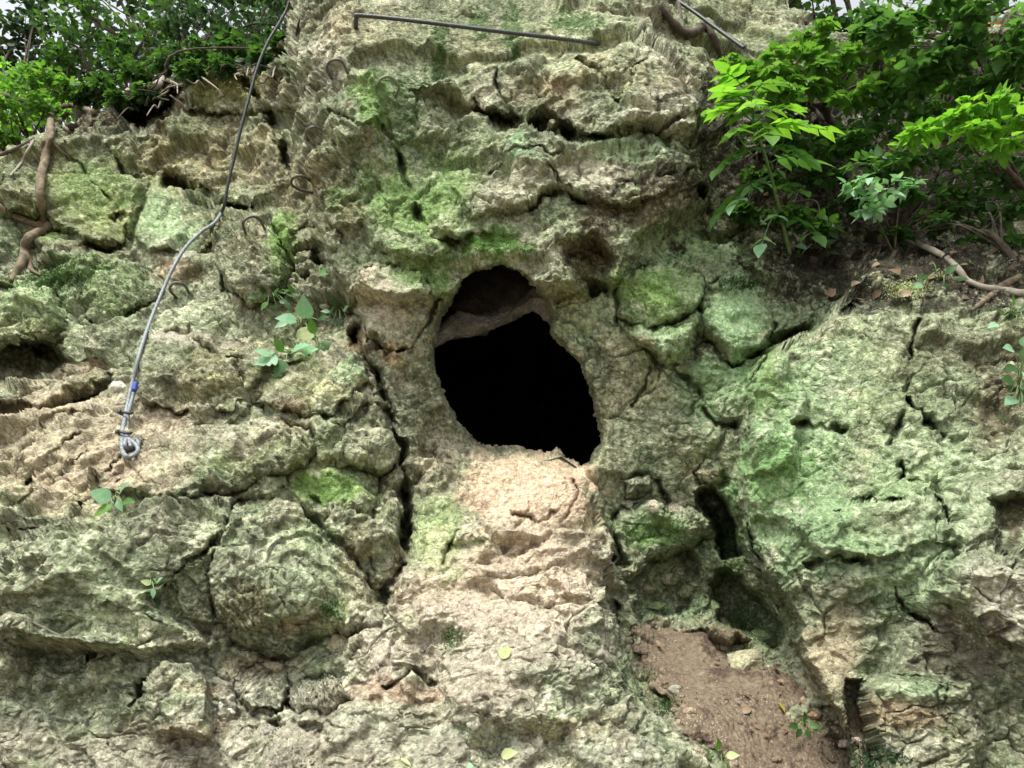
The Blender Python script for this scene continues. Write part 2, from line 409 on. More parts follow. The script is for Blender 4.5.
# ------------------------------------------------------------------ albedo map (colours of the stone, with some light and shade painted in)
ROCK = (.28, .262, .185); PALE = (.48, .45, .35); PINK = (.56, .435, .30); GREEN = (.17, .29, .075); LGREEN = (.34, .47, .265)
MINT = (.19, .31, .165); OLIVE = (.225, .22, .10); MOSS = (.055, .10, .028); BROWN = (.10, .08, .05); DSOIL = (.036, .030, .021)
GREY = (.31, .30, .235); SAGE = (.28, .31, .20); ORANGE = (.42, .24, .13); TAN = (.36, .28, .17); DARK = (.10, .082, .065); RUST = (.22, .12, .07)
PAINT = [
    (430,200,110,100,GREEN,.45),(700,330,120,100,LGREEN,.45),(800,480,120,110,(.20,.28,.12),.55),(90,210,120,70,OLIVE,.5),(330,480,90,60,(.25,.29,.12),.5),(500,40,180,50,(.26,.29,.16),.6),(680,560,90,60,(.18,.23,.10),.5),
    # broad zones; the first paints tree shade into the mossy upper left
    (120,170,240,150,(.17,.175,.085),.75),(100,310,150,70,SAGE,.8),(150,570,230,100,SAGE,.85),(70,450,110,60,TAN,.6),(250,740,330,70,GREY,.75),(520,700,200,90,GREY,.7),
    (850,470,200,150,SAGE,.8),(900,650,160,120,(.22,.215,.14),.7),(870,380,160,70,(.20,.19,.11),.6),(660,310,120,60,LGREEN,.45),(450,110,150,110,SAGE,.5),
    (900,130,260,150,DSOIL,.9),(880,262,200,48,DSOIL,.95),(900,302,140,12,DSOIL,.8),(520,30,180,40,(.30,.29,.17),.7),(740,30,60,60,(.24,.25,.13),.8),
    (120,92,90,22,DSOIL,.9),(200,75,80,14,DSOIL,.8),(100,130,40,30,DSOIL,.6),(250,66,50,12,DSOIL,.7),(140,128,22,20,DSOIL,.85),
    # left wall
    (85,195,55,40,OLIVE,.8),(92,188,28,22,GREEN,.7),(235,82,42,20,OLIVE,.9),(60,275,45,18,MOSS,.6),(160,222,32,32,LGREEN,.6),(150,245,20,14,MOSS,.6),(110,285,40,30,GREEN,.5),
    (30,300,40,30,GREEN,.45),(12,252,22,22,MOSS,.9),(20,335,35,18,OLIVE,.6),(285,75,28,18,GREEN,.6),(285,92,22,16,PALE,.6),(185,160,50,40,TAN,.5),(175,255,45,10,PALE,.8),
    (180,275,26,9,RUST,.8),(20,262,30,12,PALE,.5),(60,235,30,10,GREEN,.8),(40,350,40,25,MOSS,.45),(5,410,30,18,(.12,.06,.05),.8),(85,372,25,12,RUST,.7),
    (200,205,45,10,MOSS,.7),(210,140,40,30,OLIVE,.5),(240,155,35,30,TAN,.6),
    # pillar and gully
    (320,60,30,40,PALE,.45),(345,110,25,25,SAGE,.5),(375,100,26,32,GREEN,.85),(400,120,26,50,MOSS,.75),(285,238,14,26,GREEN,.9),(262,250,35,24,BROWN,.35),(282,268,16,30,GREEN,.7),
    (330,185,26,30,BROWN,.55),(300,195,25,40,TAN,.4),(345,200,22,20,GREEN,.6),(355,215,16,16,ORANGE,.4),(320,300,40,24,(.16,.14,.09),.7),(320,262,40,20,BROWN,.4),(270,295,20,14,MOSS,.6),
    (405,205,40,40,GREEN,.9),(398,232,28,24,PALE,.8),(445,185,42,40,GREEN,.8),(440,215,30,25,OLIVE,.5),(490,248,52,16,(.11,.20,.05),.95),(420,275,38,24,GREEN,.7),(505,190,55,30,PALE,.65),
    (480,20,14,22,MOSS,.85),(440,45,9,40,MOSS,.7),(512,28,11,28,MOSS,.8),(575,25,24,18,MOSS,.75),(430,55,12,14,MOSS,.6),(410,85,26,20,MOSS,.6),(455,130,40,22,MOSS,.4),(460,75,16,14,MOSS,.35),
    (350,30,40,24,(.40,.31,.2),.5),(385,303,30,32,PALE,.95),(375,290,20,20,PINK,.4),(356,342,14,12,ORANGE,.6),(390,355,16,12,ORANGE,.7),(420,300,22,20,PALE,.6),
    (480,95,20,18,PALE,.5),(520,80,40,16,PALE,.4),(560,90,45,26,(.27,.185,.11),.8),(620,70,36,24,(.34,.28,.17),.7),(650,45,18,18,PALE,.6),(665,80,45,22,(.27,.21,.13),.6),(620,100,22,10,MOSS,.8),
    (660,118,52,20,PALE,.9),(640,145,60,18,LGREEN,.85),(670,140,18,18,PALE,.9),(650,133,24,5,MOSS,.8),(595,175,48,22,PALE,.85),(560,205,40,20,LGREEN,.6),(520,150,14,10,MINT,.9),
    (635,215,70,26,BROWN,.85),(595,250,45,24,BROWN,.9),(690,192,50,16,BROWN,.8),(715,150,30,26,BROWN,.8),(628,190,14,14,GREEN,.8),(560,262,28,18,PALE,.7),(575,290,26,20,OLIVE,.7),(590,275,18,26,BROWN,.8),
    (668,235,48,26,LGREEN,.85),(715,250,36,24,LGREEN,.85),(650,250,28,16,PALE,.4),
    # green blocks right of the mouth
    (650,290,42,26,GREEN,.95),(668,308,30,14,OLIVE,.6),(690,275,22,12,PALE,.4),(660,345,26,20,LGREEN,.9),(645,342,16,10,RUST,.8),(735,305,34,36,LGREEN,.98),(742,345,24,14,(.30,.42,.28),.95),(708,345,24,16,BROWN,.75),
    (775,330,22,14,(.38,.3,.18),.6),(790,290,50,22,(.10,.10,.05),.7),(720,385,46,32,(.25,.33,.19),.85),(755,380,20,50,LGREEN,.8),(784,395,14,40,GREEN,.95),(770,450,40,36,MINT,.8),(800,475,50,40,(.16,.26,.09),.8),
    (635,390,34,60,(.34,.32,.19),.85),(615,340,20,30,PALE,.5),(640,440,40,30,SAGE,.7),(640,455,14,8,MOSS,.6),(680,450,20,16,(.33,.3,.2),.6),(700,475,24,12,PINK,.8),(640,485,24,16,PALE,.7),
    (680,500,40,16,BROWN,.4),(652,532,44,20,(.16,.24,.09),.8),(680,505,16,14,PALE,.6),(728,540,26,50,MOSS,.85),(690,590,60,30,(.2,.17,.1),.6),(760,620,40,34,MOSS,.75),(660,610,40,12,MINT,.7),
    # buttress
    (845,350,60,26,(.24,.22,.14),.7),(930,350,90,30,BROWN,.55),(1000,380,50,60,BROWN,.9),(870,400,50,40,(.27,.23,.13),.6),(840,470,30,40,(.2,.27,.11),.6),(900,470,60,30,LGREEN,.5),
    (865,460,16,30,TAN,.5),(820,540,60,40,(.20,.27,.15),.8),(890,525,50,22,BROWN,.55),(860,545,40,20,PALE,.45),(950,540,30,40,LGREEN,.5),(905,580,80,25,LGREEN,.55),(1000,585,40,36,PALE,.9),
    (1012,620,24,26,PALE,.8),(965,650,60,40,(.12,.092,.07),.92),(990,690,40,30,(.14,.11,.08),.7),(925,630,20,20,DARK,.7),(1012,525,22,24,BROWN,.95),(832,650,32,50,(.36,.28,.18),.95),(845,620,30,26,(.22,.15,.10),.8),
    (880,640,30,26,SAGE,.6),(900,600,26,20,LGREEN,.5),(890,715,46,16,(.29,.20,.12),.8),(935,735,40,24,BROWN,.6),(915,690,50,10,LGREEN,.6),(905,745,28,16,PALE,.6),(860,690,12,30,(.14,.11,.08),.6),(930,670,30,20,MOSS,.6),
    # ramp
    (535,480,66,36,PINK,.98),(480,485,30,30,PINK,.6),(440,470,30,40,(.42,.37,.26),.8),(438,535,30,46,(.33,.38,.19),.85),(520,545,70,30,PINK,.5),(590,560,40,36,PALE,.8),(595,490,16,20,PALE,.5),
    (475,560,24,10,(.42,.26,.19),.8),(478,545,14,8,MOSS,.6),(500,600,100,34,PALE,.5),(560,590,40,30,PALE,.5),(600,520,20,10,GREEN,.7),(450,638,14,12,GREEN,.85),(430,640,20,14,SAGE,.5),(600,640,26,16,SAGE,.6),
    (395,690,50,16,(.36,.27,.19),.7),(620,680,30,26,(.24,.27,.15),.7),(650,690,26,26,(.24,.28,.13),.6),(420,610,36,26,(.38,.33,.22),.7),(610,730,26,16,RUST,.35),(560,728,40,12,TAN,.4),(520,660,60,30,(.36,.36,.28),.6),
    # left blocks
    (332,486,46,20,(.27,.36,.10),.98),(318,532,36,20,(.27,.33,.17),.7),(310,385,46,22,(.34,.34,.18),.7),(350,370,20,16,LGREEN,.5),(365,440,30,20,(.36,.32,.24),.7),(235,385,40,20,(.27,.26,.13),.6),
    (190,375,50,26,(.28,.25,.13),.7),(190,338,50,7,PALE,.7),(220,345,60,14,OLIVE,.5),(290,310,30,20,SAGE,.3),(215,470,30,26,MOSS,.45),(235,465,26,14,OLIVE,.6),(150,470,36,18,(.24,.2,.12),.6),  # thin pale strip paints top light along the cracked block's upper edge
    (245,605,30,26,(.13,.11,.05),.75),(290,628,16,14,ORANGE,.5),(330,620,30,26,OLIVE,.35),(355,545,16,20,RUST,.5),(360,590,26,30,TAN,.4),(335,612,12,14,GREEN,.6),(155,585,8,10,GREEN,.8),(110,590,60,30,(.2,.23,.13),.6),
    (40,600,50,20,SAGE,.5),(170,570,40,40,SAGE,.6),(60,690,80,26,(.24,.26,.17),.6),(30,740,40,26,(.23,.19,.15),.6),(100,700,60,20,(.21,.22,.13),.6),(180,730,70,14,(.36,.27,.19),.7),(300,740,60,10,PALE,.4),
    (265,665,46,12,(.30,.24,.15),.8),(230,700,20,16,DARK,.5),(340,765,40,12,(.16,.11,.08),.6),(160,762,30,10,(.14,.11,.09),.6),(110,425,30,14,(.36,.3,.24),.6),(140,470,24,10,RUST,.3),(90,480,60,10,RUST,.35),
    (300,430,20,8,PINK,.5),(278,400,20,8,RUST,.6),(300,350,14,10,GREEN,.4),(285,735,40,10,PALE,.5),(195,690,26,10,(.33,.22,.13),.5),
    # the large readings again over everything
    (860,410,110,90,(.23,.30,.15),.5),(800,440,70,110,(.25,.38,.19),.6),(840,540,90,50,(.27,.37,.21),.6),(665,300,60,50,(.25,.40,.14),.5),(735,300,40,45,(.36,.50,.29),.6),
    (530,490,80,46,(.58,.44,.31),.95),(510,570,100,50,(.52,.43,.32),.75),(480,650,120,50,(.44,.39,.31),.5),(420,200,60,70,(.22,.34,.11),.5),(700,240,60,30,(.36,.46,.28),.6),(940,480,60,60,(.27,.33,.19),.5),
    (640,130,70,26,(.46,.46,.33),.6),(470,130,40,40,(.33,.33,.2),.4),(100,440,120,50,(.42,.37,.27),.5),(330,485,44,18,(.27,.40,.12),.8),(90,200,60,46,(.24,.28,.10),.5),
]


WORN_LIT = [(530,485,76,40,(.56,.43,.31),.7),(560,545,50,40,(.50,.41,.31),.5),(500,590,100,50,(.49,.40,.30),.65),(480,645,130,46,(.45,.39,.31),.5),(430,700,120,30,(.36,.30,.23),.3),(395,690,50,14,(.34,.24,.17),.4),
        (655,655,14,50,(.16,.12,.08),.6),(700,640,60,12,(.17,.125,.085),.7),(830,735,40,40,(.16,.12,.085),.6),(690,720,20,30,(.2,.16,.11),.5)]


WORN_LIT += [(70,440,120,60,(.45,.37,.27),.45),(250,750,300,26,(.36,.31,.245),.35),(385,300,30,30,(.52,.47,.36),.5),(500,190,50,26,(.50,.47,.35),.4),(595,175,46,20,(.50,.48,.36),.5),(660,118,50,18,(.50,.50,.38),.6),
         (1005,590,40,36,(.46,.43,.34),.5),(836,655,36,60,(.33,.28,.19),.55),(890,715,60,20,(.27,.2,.13),.45),(190,340,50,8,(.5,.46,.37),.5)]  # last entry paints overhead light on the cracked block's top edge
_G = (.16, .265, .08); _M = (.29, .42, .22)
GROWTH = [(763,380,20,46,_G,.6),(650,290,40,22,_G,.65),(735,305,34,34,_M,.7),(400,205,34,40,_G,.6),(448,188,36,34,_G,.5),(490,248,46,14,(.09,.19,.04),.8),(378,102,24,32,_G,.6),(330,486,42,18,_G,.7),
          (775,470,46,50,(.16,.30,.10),.55),(830,535,60,40,(.22,.34,.16),.45),(92,192,40,34,_G,.4),(285,242,14,28,_G,.6),(160,222,30,30,_M,.4),(700,245,50,24,_M,.5),(720,385,40,30,(.24,.36,.18),.5),
          (440,535,30,44,(.30,.40,.18),.5),(420,272,34,20,_G,.5),(640,145,54,14,_M,.5),(905,480,50,30,(.25,.34,.17),.4),(655,535,36,16,(.13,.24,.07),.6),(480,20,12,20,MOSS,.7),(440,45,8,36,MOSS,.6),(512,28,9,26,MOSS,.7),(575,24,20,14,MOSS,.7),
          (405,118,20,36,MOSS,.5),(728,540,20,44,MOSS,.65),(60,272,40,16,MOSS,.5),(215,470,24,20,MOSS,.4),(632,212,60,24,BROWN,.65),(592,256,34,22,BROWN,.65),(690,192,40,12,BROWN,.6),(1005,390,30,60,BROWN,.7),(930,350,60,24,BROWN,.35),
          (965,650,52,34,(.11,.09,.07),.65),(1012,525,18,20,BROWN,.7),(880,525,40,18,BROWN,.4),(900,160,240,100,DSOIL,.9),(900,268,170,40,DSOIL,.88),(930,306,120,10,DSOIL,.6),(225,74,80,9,DSOIL,.7),(140,112,50,20,DSOIL,.8),(235,88,44,16,(.22,.24,.08),.5),
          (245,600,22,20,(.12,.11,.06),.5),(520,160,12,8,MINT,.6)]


def albedo(p, u, v, t1, t2):
    q = p.astype(F32)
    n1 = fbm(q * 5 + 100, 4, .6); n2 = fbm(q * 14 + 200, 3, .6); n3 = fbm(q * 1.7 + 300, 3)
    c = np.tile(np.array(ROCK, F32), (len(u), 1))

    def mix(w, colr):
        nonlocal c
        c = c + (np.array(colr, F32)[None] - c) * w[:, None].astype(F32)
    mix(smooth(-.1, .9, n3) * .55, PALE)
    mix(smooth(.0, .8, fbm(q * 2.2 + 330, 3)) * .45, OLIVE)
    mix(smooth(-.1, .7, fbm(q * 3.1 + 360, 4, .6)) * .45, (.19, .25, .11))
    edge = .55 * n1 + .3 * n2
    for (u0, v0, ru, rv, colr, st) in PAINT:
        s = np.nonzero((np.abs(u - u0) < ru * 1.7) & (np.abs(v - v0) < rv * 1.7))[0]
        if not len(s):
            continue
        t = np.sqrt(((u[s] - u0) / ru) ** 2 + ((v[s] - v0) / rv) ** 2) + edge[s] * 1.0
        w = st * smooth(1.25, .6, t)
        c[s] += (np.array(colr, F32)[None] - c[s]) * w[:, None].astype(F32)
    # weathering of its own: patchy lichen, brown film, moss specks, algae
    mix(smooth(.1, .9, fbm(q * 4.2 + 700, 4, .6)) * .25, (.20, .26, .11))
    mix(smooth(.25, .7, fbm(q * 9 + 400, 4, .65)) * .35, PALE)
    mix(smooth(.25, .75, fbm(q * 6.5 + 500, 5, .65)) * .5, BROWN)
    mix(smooth(.35, .8, fbm(q * 11 + 600, 4, .65)) * .45, MOSS)
    mix(smooth(.15, .6, fbm(q * 3.4 + 800, 5, .62)) * .4, (.095, .105, .065))
    n4 = fbm(q * 38 + 250, 3, .7)
    mix(smooth(.28, .5, n4) * .55, PALE)
    mix(smooth(.26, .48, -n4) * .6, (.08, .078, .05))
    c *= (.78 + .44 * t1[:, None]) * (.84 + .32 * t2[:, None]) * (1 + .25 * n2[:, None])
    c *= np.array([.98, 1.0, 1.0], F32)[None]
    film = np.clip(.30 + .35 * smooth(560, 760, u) * smooth(230, 300, v) + .25 * smooth(330, 380, u) * smooth(300, 250, v) + .55 * fbm(q * 2.7 + 900, 4, .6), 0, .75)
    mix(film * .55, (.205, .265, .155))
    c *= (1 + .22 * n2[:, None])
    for (u0, v0, ru, rv, colr, st) in WORN_LIT:              # stone polished bare by feet and hands, plus a painted toplit edge
        t = np.sqrt(((u - u0) / ru) ** 2 + ((v - v0) / rv) ** 2) + edge * .55
        mix(st * smooth(1.2, .6, t), np.array(colr) * 1.0)
    for (u0, v0, ru, rv, colr, st) in GROWTH:            # living films and soil lie over the weathered stone
        s = np.nonzero((np.abs(u - u0) < ru * 1.8) & (np.abs(v - v0) < rv * 1.8))[0]
        if len(s):
            t = np.sqrt(((u[s] - u0) / ru) ** 2 + ((v[s] - v0) / rv) ** 2) + edge[s] * .9 + n4[s] * .35
            w = st * smooth(1.15, .55, t)
            c[s] += (np.array(colr, F32)[None] - c[s]) * w[:, None].astype(F32)
    c *= np.clip(1 + .30 * n4[:, None], .5, 1.5)
    lum = c.mean(1, keepdims=True)
    c = lum + (c - lum) * 1.10
    return np.clip(c, .01, .75)


# ------------------------------------------------------------------ mesh helpers
def mesh_np(name, V, Fq, cols=None, smooth_=True, mat=None, parent=None, attr=None):
    me = bpy.data.meshes.new(name)
    V = np.ascontiguousarray(V, F32); Fq = np.ascontiguousarray(Fq, np.int32)
    k = Fq.shape[1]
    me.vertices.add(len(V)); me.vertices.foreach_set('co', V.ravel())
    me.loops.add(Fq.size); me.loops.foreach_set('vertex_index', Fq.ravel())
    me.polygons.add(len(Fq)); me.polygons.foreach_set('loop_start', np.arange(0, Fq.size, k, dtype=np.int32))
    me.update(calc_edges=True)
    me.validate()
    if cols is not None:
        a = me.attributes.new('Col', 'FLOAT_COLOR', 'POINT')
        a.data.foreach_set('color', np.concatenate([cols, np.ones((len(cols), 1))], 1).astype(F32).ravel())
    if attr is not None:
        a = me.attributes.new('var', 'FLOAT', 'POINT')
        a.data.foreach_set('value', np.ascontiguousarray(attr, F32))
    if smooth_:
        me.polygons.foreach_set('use_smooth', np.ones(len(me.polygons), bool))
    if mat:
        me.materials.append(mat)
    o = bpy.data.objects.new(name, me)
    COL.objects.link(o)
    if parent is not None:
        o.parent = parent
        o.matrix_parent_inverse.identity()
        o.location = -parent.location     # meshes are in world coordinates
    return o


def tag(o, label=None, cat=None, group=None, kind=None):
    if label: o['label'] = label
    if cat: o['category'] = cat
    if group: o['group'] = group
    if kind: o['kind'] = kind
    return o


def empty(name, loc, label, cat, group=None):
    o = bpy.data.objects.new(name, None)
    o.empty_display_size = .05
    COL.objects.link(o)
    o.location = Vector([float(x) for x in loc])
    return tag(o, label, cat, group)


def nodes(name):
    m = bpy.data.materials.new(name)
    m.use_nodes = True
    nt = m.node_tree
    return m, nt, nt.nodes['Principled BSDF']


def N(nt, typ, **kw):
    n = nt.nodes.new(typ)
    for k, v in kw.items():
        if k in n.inputs:
            n.inputs[k].default_value = v
        else:
            setattr(n, k, v)
    return n


def rock_material(name, bump=1.0, fixed=None, rough=.9):
    m, nt, b = nodes(name)
    L = nt.links.new
    tc = N(nt, 'ShaderNodeTexCoord')
    if fixed is None:
        at_ = N(nt, 'ShaderNodeAttribute', attribute_name='Col')
        base = at_.outputs['Color']
    else:
        rg = N(nt, 'ShaderNodeRGB'); rg.outputs[0].default_value = (*fixed, 1)
        base = rg.outputs[0]
    geo = N(nt, 'ShaderNodeNewGeometry')
    pos = geo.outputs['Position']
    # fine mottling
    n1 = N(nt, 'ShaderNodeTexNoise', Scale=70.0, Detail=7.0, Roughness=.8)
    L(pos, n1.inputs['Vector'])
    r1 = N(nt, 'ShaderNodeMapRange'); r1.inputs['From Min'].default_value = .3; r1.inputs['From Max'].default_value = .7
    r1.inputs['To Min'].default_value = .38; r1.inputs['To Max'].default_value = 1.6
    L(n1.outputs['Fac'], r1.inputs['Value'])
    mx = N(nt, 'ShaderNodeMix', data_type='RGBA', blend_type='MULTIPLY')
    mx.inputs['Factor'].default_value = 1
    L(base, mx.inputs['A']); L(r1.outputs['Result'], mx.inputs['B'])
    # pale lichen specks
    vo = N(nt, 'ShaderNodeTexVoronoi', Scale=85.0)
    L(pos, vo.inputs['Vector'])
    n2 = N(nt, 'ShaderNodeTexNoise', Scale=9.0, Detail=3.0)
    L(pos, n2.inputs['Vector'])
    ma = N(nt, 'ShaderNodeMath', operation='MULTIPLY_ADD'); ma.inputs[1].default_value = -.75; ma.inputs[2].default_value = .66
    L(n2.outputs['Fac'], ma.inputs[0])
    ad = N(nt, 'ShaderNodeMath', operation='ADD'); L(vo.outputs['Distance'], ad.inputs[0]); L(ma.outputs[0], ad.inputs[1])
    r2 = N(nt, 'ShaderNodeMapRange'); r2.inputs['From Min'].default_value = .50; r2.inputs['From Max'].default_value = .38
    r2.inputs['To Min'].default_value = 0; r2.inputs['To Max'].default_value = .5
    L(ad.outputs[0], r2.inputs['Value'])
    mx2 = N(nt, 'ShaderNodeMix', data_type='RGBA')
    L(r2.outputs['Result'], mx2.inputs['Factor']); L(mx.outputs['Result'], mx2.inputs['A'])
    mx2.inputs['B'].default_value = (.50, .47, .36, 1) if fixed is None else (*[min(1, x * 1.5) for x in fixed], 1)
    L(mx2.outputs['Result'], b.inputs['Base Color'])
    b.inputs['Roughness'].default_value = rough
    b.inputs['Specular IOR Level'].default_value = .2
    # bump: pits and grains, cracks
    n3 = N(nt, 'ShaderNodeTexNoise', Scale=75.0, Detail=7.0, Roughness=.7)
    L(pos, n3.inputs['Vector'])
    v2 = N(nt, 'ShaderNodeTexVoronoi', feature='DISTANCE_TO_EDGE', Scale=26.0)
    nd = N(nt, 'ShaderNodeTexNoise', Scale=14.0, Detail=4.0)
    L(pos, nd.inputs['Vector'])
    va = N(nt, 'ShaderNodeVectorMath', operation='MULTIPLY_ADD'); va.inputs[1].default_value = (.03, .03, .03)
    L(nd.outputs['Color'], va.inputs[0]); L(pos, va.inputs[2])
    L(va.outputs[0], v2.inputs['Vector'])
    r3 = N(nt, 'ShaderNodeMapRange'); r3.inputs['From Max'].default_value = .12
    L(v2.outputs['Distance'], r3.inputs['Value'])
    mm = N(nt, 'ShaderNodeMath', operation='MULTIPLY'); mm.inputs[1].default_value = .35
    L(r3.outputs['Result'], mm.inputs[0])
    ad2 = N(nt, 'ShaderNodeMath', operation='ADD'); L(n3.outputs['Fac'], ad2.inputs[0]); L(mm.outputs[0], ad2.inputs[1])
    bp = N(nt, 'ShaderNodeBump', Strength=1.0, Distance=.011 * bump)
    L(ad2.outputs[0], bp.inputs['Height']); L(bp.outputs[0], b.inputs['Normal'])
    return m


ROCKM = rock_material('limestone')


def grid_faces(nr, nc):
    i = np.arange(nr * nc).reshape(nr, nc)
    return np.stack([i[:-1, :-1], i[1:, :-1], i[1:, 1:], i[:-1, 1:]], -1)


# ------------------------------------------------------------------ the cliff
STEP = 1.15
UA = np.concatenate([np.arange(-230, 0, 6), np.arange(0, 1024, STEP), np.arange(1024, 1262, 6)]).astype(float)
VA = np.concatenate([np.arange(-140, 0, 5), np.arange(0, 90, .85), np.arange(90, 560, 1.15), np.arange(560, 768, .7), np.arange(768, 900, 4), np.arange(900, 1500, 15)]).astype(float)
uu, vv = np.meshgrid(UA, VA)
u = uu.ravel(); v = vv.ravel()
D = bil(DEP, u, v)
h = masses(u, v) + cracks(u, v)
wu, wv = warp(u, v)
for poly, H, w, nm, lb in BLOCK:               # a narrow joint in the bedrock round each separate block
    s = bbox_sel(wu, wv, poly, 14)
    d = block_sdf(wu[s], wv[s], poly)
    jn = smooth(-.3, .4, perlin(np.stack([u[s] / 28, v[s] / 28, np.full(len(s), 4.4)], 1)))
    if H < .06: jn = jn * .35
    h[s] -= (.01 + .075 * jn) * np.exp(-((d + 1) / (2.2 + 2 * jn)) ** 2) + .05 * smooth(-2, 4, d)
hs = poly_sdf(u + (wu - u) * .6, v + (wv - v) * .6, HOLE) + 1.6 * fbm(np.stack([u / 7, v / 7, np.full(len(u), 2.2)], 1).astype(F32), 3)
h -= .22 * smooth(-3.5, 6, hs) ** 1.3
D = D - h
p0 = at_arr(u, v, D)
nn = lean(bil(NRM, u, v), p0)
dt, t1, t2 = detail(p0, u, v)
fade = 1 - .6 * smooth(-6, 5, hs)
dt = dt * fade + bedding(p0, u, v)
# a real floor drop-off below the frame is rougher, no change of scale
P = crumble(p0 + nn * dt[:, None], fade)
cols = albedo(P, u, v, t1, t2)
SIL = [(-400,180),(-220,170),(0,156),(34,142),(60,122),(90,112),(125,98),(150,84),(180,72),(215,64),(250,62),(275,58),(288,40),(294,10),(302,-40),(310,-300),(-400,-300)]
SIL2 = [(755,-300),(772,-60),(790,5),(830,26),(900,28),(1024,18),(1400,18),(1400,-300)]
nr, nc = uu.shape
f = grid_faces(nr, nc)
s1 = poly_sdf(wu, wv, SIL).reshape(nr, nc); s2 = poly_sdf(wu, wv, SIL2).reshape(nr, nc)
cut = (s1 > 0) | (s2 > 0) | (hs.reshape(nr, nc) > 5)
keep = ~(cut[:-1, :-1] | cut[1:, :-1] | cut[1:, 1:] | cut[:-1, 1:])
FQ = f[keep]
used = np.zeros(nr * nc, bool); used[FQ.ravel()] = True
remap = np.cumsum(used) - 1
cliff = mesh_np('cliff', P[used], remap[FQ], cols[used], True, ROCKM)
tag(cliff, kind='structure')


# ------------------------------------------------------------------ separate blocks set in the face
def body(name, poly, H, w, seed, mat, bulge=None, step=1.15, amp=.9, colour=None, margin=9):
    PP = np.array(poly, float)
    ua = np.arange(PP[:, 0].min() - 20, PP[:, 0].max() + 20, step); va = np.arange(PP[:, 1].min() - 20, PP[:, 1].max() + 20, step)
    gu, gv = np.meshgrid(ua, va)
    u = gu.ravel(); v = gv.ravel()
    wu, wv = warp(u, v)
    d = block_sdf(wu, wv, poly)
    base = bil(DEP, u, v) - masses(u, v)
    if bulge is None:
        hh = np.where(d > 0, H * 1.1 * (1 - np.exp(-np.maximum(d, 0) / (w * .5))), d * .022)
        # one or two broken planes across the block
        c = PP.mean(0); r = np.random.default_rng(int(seed * 10))
        ext = max(np.ptp(PP[:, 0]), np.ptp(PP[:, 1])) / 2
        for k in range(3):
            a = r.uniform(0, 2 * math.pi)
            pl = H * (1.2 - .95 * r.uniform(.5, 1) * np.maximum(0, ((u - c[0]) * math.cos(a) + (v - c[1]) * math.sin(a)) / ext + r.uniform(-.1, .3)))
            hh = np.minimum(hh, np.where(d > 0, np.maximum(pl, .02), hh))
    else:
        hh = bulge(u, v, d)
    p0 = at_arr(u, v, base - hh)
    nn = lean(bil(NRM, u, v), p0)
    dt, t1, t2 = detail(p0, u, v, seed, amp)
    Pf = crumble(p0 + nn * (dt * smooth(-margin, 2, d))[:, None], amp)
    cols = albedo(Pf, u, v, t1, t2) if colour is None else colour(Pf, u, v, d)
    Pb = at_arr(u, v, base + .22 + .012 * margin) 
    nr, nc = gu.shape
    cell = (d > -margin).reshape(nr, nc)
    cell = cell[:-1, :-1] & cell[1:, :-1] & cell[1:, 1:] & cell[:-1, 1:]
    ff = grid_faces(nr, nc)
    front = ff[cell]; M = nr * nc
    back = front[:, ::-1] + M
    pad = np.pad(cell, 1)
    sk = []
    idx = np.arange(M).reshape(nr, nc)
    a, b2, c2, d2 = idx[:-1, :-1], idx[1:, :-1], idx[1:, 1:], idx[:-1, 1:]
    for nb, e0, e1 in ((pad[1:-1, :-2], a, b2), (pad[2:, 1:-1], b2, c2), (pad[1:-1, 2:], c2, d2), (pad[:-2, 1:-1], d2, a)):
        mk = cell & ~nb
        sk.append(np.stack([e1[mk], e0[mk], e0[mk] + M, e1[mk] + M], 1))
    FA = np.concatenate([front, back] + sk)
    V = np.concatenate([Pf, Pb]); CC = np.concatenate([cols, cols])
    used = np.zeros(len(V), bool); used[FA.ravel()] = True
    rm = np.cumsum(used) - 1
    V = V[used]
    ctr = np.array([V[:, 0].mean(), V[:, 1].mean(), V[:, 2].min()])
    o = mesh_np(name, V - ctr, rm[FA], CC[used], True, mat)
    o.location = ctr
    return o


for i, (poly, H, w, nm, lb) in enumerate(BLOCK):
    o = body(nm, poly, H, w, 3.7 * i + 1.3, ROCKM)
    tag(o, lb, 'boulder', 'rock blocks set in the cliff')

# dirt floor at the lower right
def soil_h(u, v, d):
    return .02 + np.where(d > 0, .08 * (1 - np.exp(-np.maximum(d, 0) / 12)), d * .02)


def soil_col(p, u, v, d):
    q = p.astype(F32)
    c = np.tile(np.array((.165, .128, .088), F32), (len(u), 1))
    n = fbm(q * 9, 4, .6)
    c += (np.array((.085, .06, .042), F32) - c) * smooth(0, .7, n)[:, None]
    c += (np.array((.25, .20, .14), F32) - c) * (smooth(.1, .9, fbm(q * 25 + 50, 3, .6)) * .7)[:, None]
    return c


SOILM = rock_material('trodden_soil', .6, None, .95)
dirt = body('dirt_path', SOIL_POLY, .03, 10, 55.0, SOILM, soil_h, 1.2, .32, soil_col)
tag(dirt, kind='structure')

# ------------------------------------------------------------------ cave behind the opening
H0 = np.array(HOLE, float)
c0 = H0.mean(0)
# resample the outline
def resample(pts, n, closed=True):
    P = np.array(pts, float)
    Q = np.vstack([P, P[:1]]) if closed else P
    L = np.concatenate([[0], np.cumsum(np.linalg.norm(np.diff(Q, axis=0), axis=1))])
    t = np.linspace(0, L[-1], n, endpoint=not closed)
    return np.stack([np.interp(t, L, Q[:, k]) for k in range(P.shape[1])], 1)


